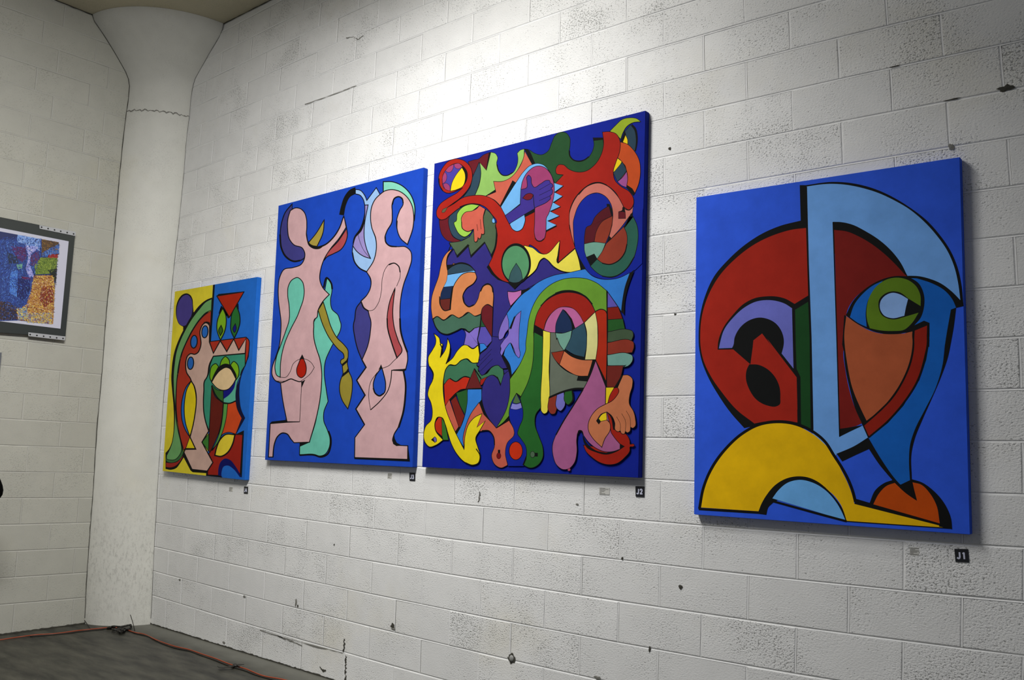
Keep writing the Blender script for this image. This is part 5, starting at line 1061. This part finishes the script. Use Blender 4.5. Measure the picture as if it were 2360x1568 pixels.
# ---------------------------------------------------------------- visitor in black at the left edge
M_JACKET = simple('black_jacket', (.0015, .0015, .0015), .95, spec=.05); M_TROUS = simple('dark_trousers', (.02, .022, .03), .85)
M_SKIN = simple('skin', (.50, .32, .24), .55); M_HAIR = simple('dark_hair', (.03, .02, .015), .7); M_SHOE = simple('black_shoe', (.01, .01, .01), .4)
el = on(0, XB+.62, 12, 1136)          # elbow seen in the photograph
root_p = Vector((el.x-.02, el.y-.44, 0))
per = tag(empty('person', root_p), 'person in a black jacket at the far left edge with bent elbow', 'person')
def skin(name, joints, edges, radii, mat, lvl=2):
    me = bpy.data.meshes.new(name); me.from_pydata(joints, edges, []); me.materials.append(mat)
    o = bpy.data.objects.new(name, me); COL.objects.link(o); o.parent = per
    md = o.modifiers.new('skin', 'SKIN'); md.use_smooth_shade = True
    for i, r in enumerate(radii):
        v_ = me.skin_vertices[0].data[i]; v_.radius = (r, r) if isinstance(r, float) else r; v_.use_root = (i == 0)
    s = o.modifiers.new('sub', 'SUBSURF'); s.levels = lvl; s.render_levels = lvl
    return o
# local frame: person faces -x (towards the wall), right side is +y
ej = el-root_p
skin('body', [(0, 0, .98), (0, 0, 1.12), (0, 0, 1.30), (0, 0, 1.44), (0, 0, 1.53),
              (.0, .19, 1.42), (ej.x, ej.y-.045, ej.z-.01), (-.14, .20, .99), (0, -.19, 1.42), (.04, -.27, 1.14), (-.10, -.24, .92),
              (0, .09, .92), (-.01, .11, .50), (.01, .12, .07), (0, -.09, .92), (-.01, -.11, .50), (.01, -.12, .07)],
     [(0, 1), (1, 2), (2, 3), (3, 4), (3, 5), (5, 6), (6, 7), (3, 8), (8, 9), (9, 10), (0, 11), (11, 12), (12, 13), (0, 14), (14, 15), (15, 16)],
     [(.13, .15), (.12, .14), (.12, .165), (.09, .15), .055, .072, .070, .040, .070, .052, .036, .095, .070, .050, .095, .070, .050], M_JACKET)
def fig_part(name, ctr, rad, mat, fn=None, seg=20, parent=None):
    bm = bmesh.new(); bmesh.ops.create_uvsphere(bm, u_segments=seg, v_segments=seg*2//3, radius=1)
    for v_ in bm.verts:
        c_ = v_.co.copy()
        if fn: c_ = fn(c_)
        v_.co = Vector((ctr[0]+c_.x*rad[0], ctr[1]+c_.y*rad[1], ctr[2]+c_.z*rad[2]))
    o = from_bm(name, bm, mat, parent or per, smooth=True); return o
def headf(c_):
    if c_.z < 0: c_.y *= 1+.28*c_.z; c_.x = c_.x*(1+.12*c_.z)
    if c_.x < -.9 and -.25 < c_.z < .15: c_.x -= .18
    return c_
head = fig_part('head', (-.02, 0, 1.66), (.098, .078, .125), M_SKIN, headf, 28)
fig_part('hair', (.008, 0, 1.69), (.102, .086, .112), M_HAIR, lambda c_: Vector((c_.x if c_.x > -.35 or c_.z > .45 else -.35, c_.y, max(c_.z, -.75))), 28, head)
for s in (1, -1):
    fig_part('ear', (-.005, s*.080, 1.655), (.022, .010, .032), M_SKIN, None, 10, head)
    fig_part('eye', (-.108, s*.031, 1.672), (.010, .013, .008), M_PAPER, None, 10, head)
    fig_part('shoe', (-.06, s*.12, .045), (.145, .050, .045), M_SHOE, lambda c_: Vector((c_.x, c_.y, max(c_.z, -.98))), 16)
fig_part('mouth', (-.108, 0, 1.600), (.008, .024, .006), simple('lips', (.40, .16, .13), .5), None, 10, head)
def hand(base, d):
    J = [base, base+d*.05]; E_ = [(0, 1)]; R_ = [(.020, .030), (.018, .034)]
    side = d.cross(Vector((1, 0, 0))).normalized(); 
    if side.length < .1: side = Vector((0, 1, 0))
    for k, ln in enumerate((.062, .072, .068, .052)):
        o_ = side*(k-1.5)*.019; i0 = len(J); J += [base+d*.085+o_, base+d*(.085+ln*.55)+o_+Vector((-.008, 0, 0)), base+d*(.085+ln)+o_+Vector((-.022, 0, 0))]
        E_ += [(1, i0), (i0, i0+1), (i0+1, i0+2)]; R_ += [.010, .009, .008]
    i0 = len(J); J += [base+d*.03+side*.038, base+d*.065+side*.056+Vector((-.012, 0, 0))]; E_ += [(0, i0), (i0, i0+1)]; R_ += [.012, .009]
    skin('hand', [tuple(j_) for j_ in J], E_, [float(r) if not isinstance(r, tuple) else r for r in R_], M_SKIN)
hand(Vector((-.15, .195, .97)), Vector((-.3, -.15, -.94)).normalized()); hand(Vector((-.11, -.235, .90)), Vector((-.25, .05, -.97)).normalized())
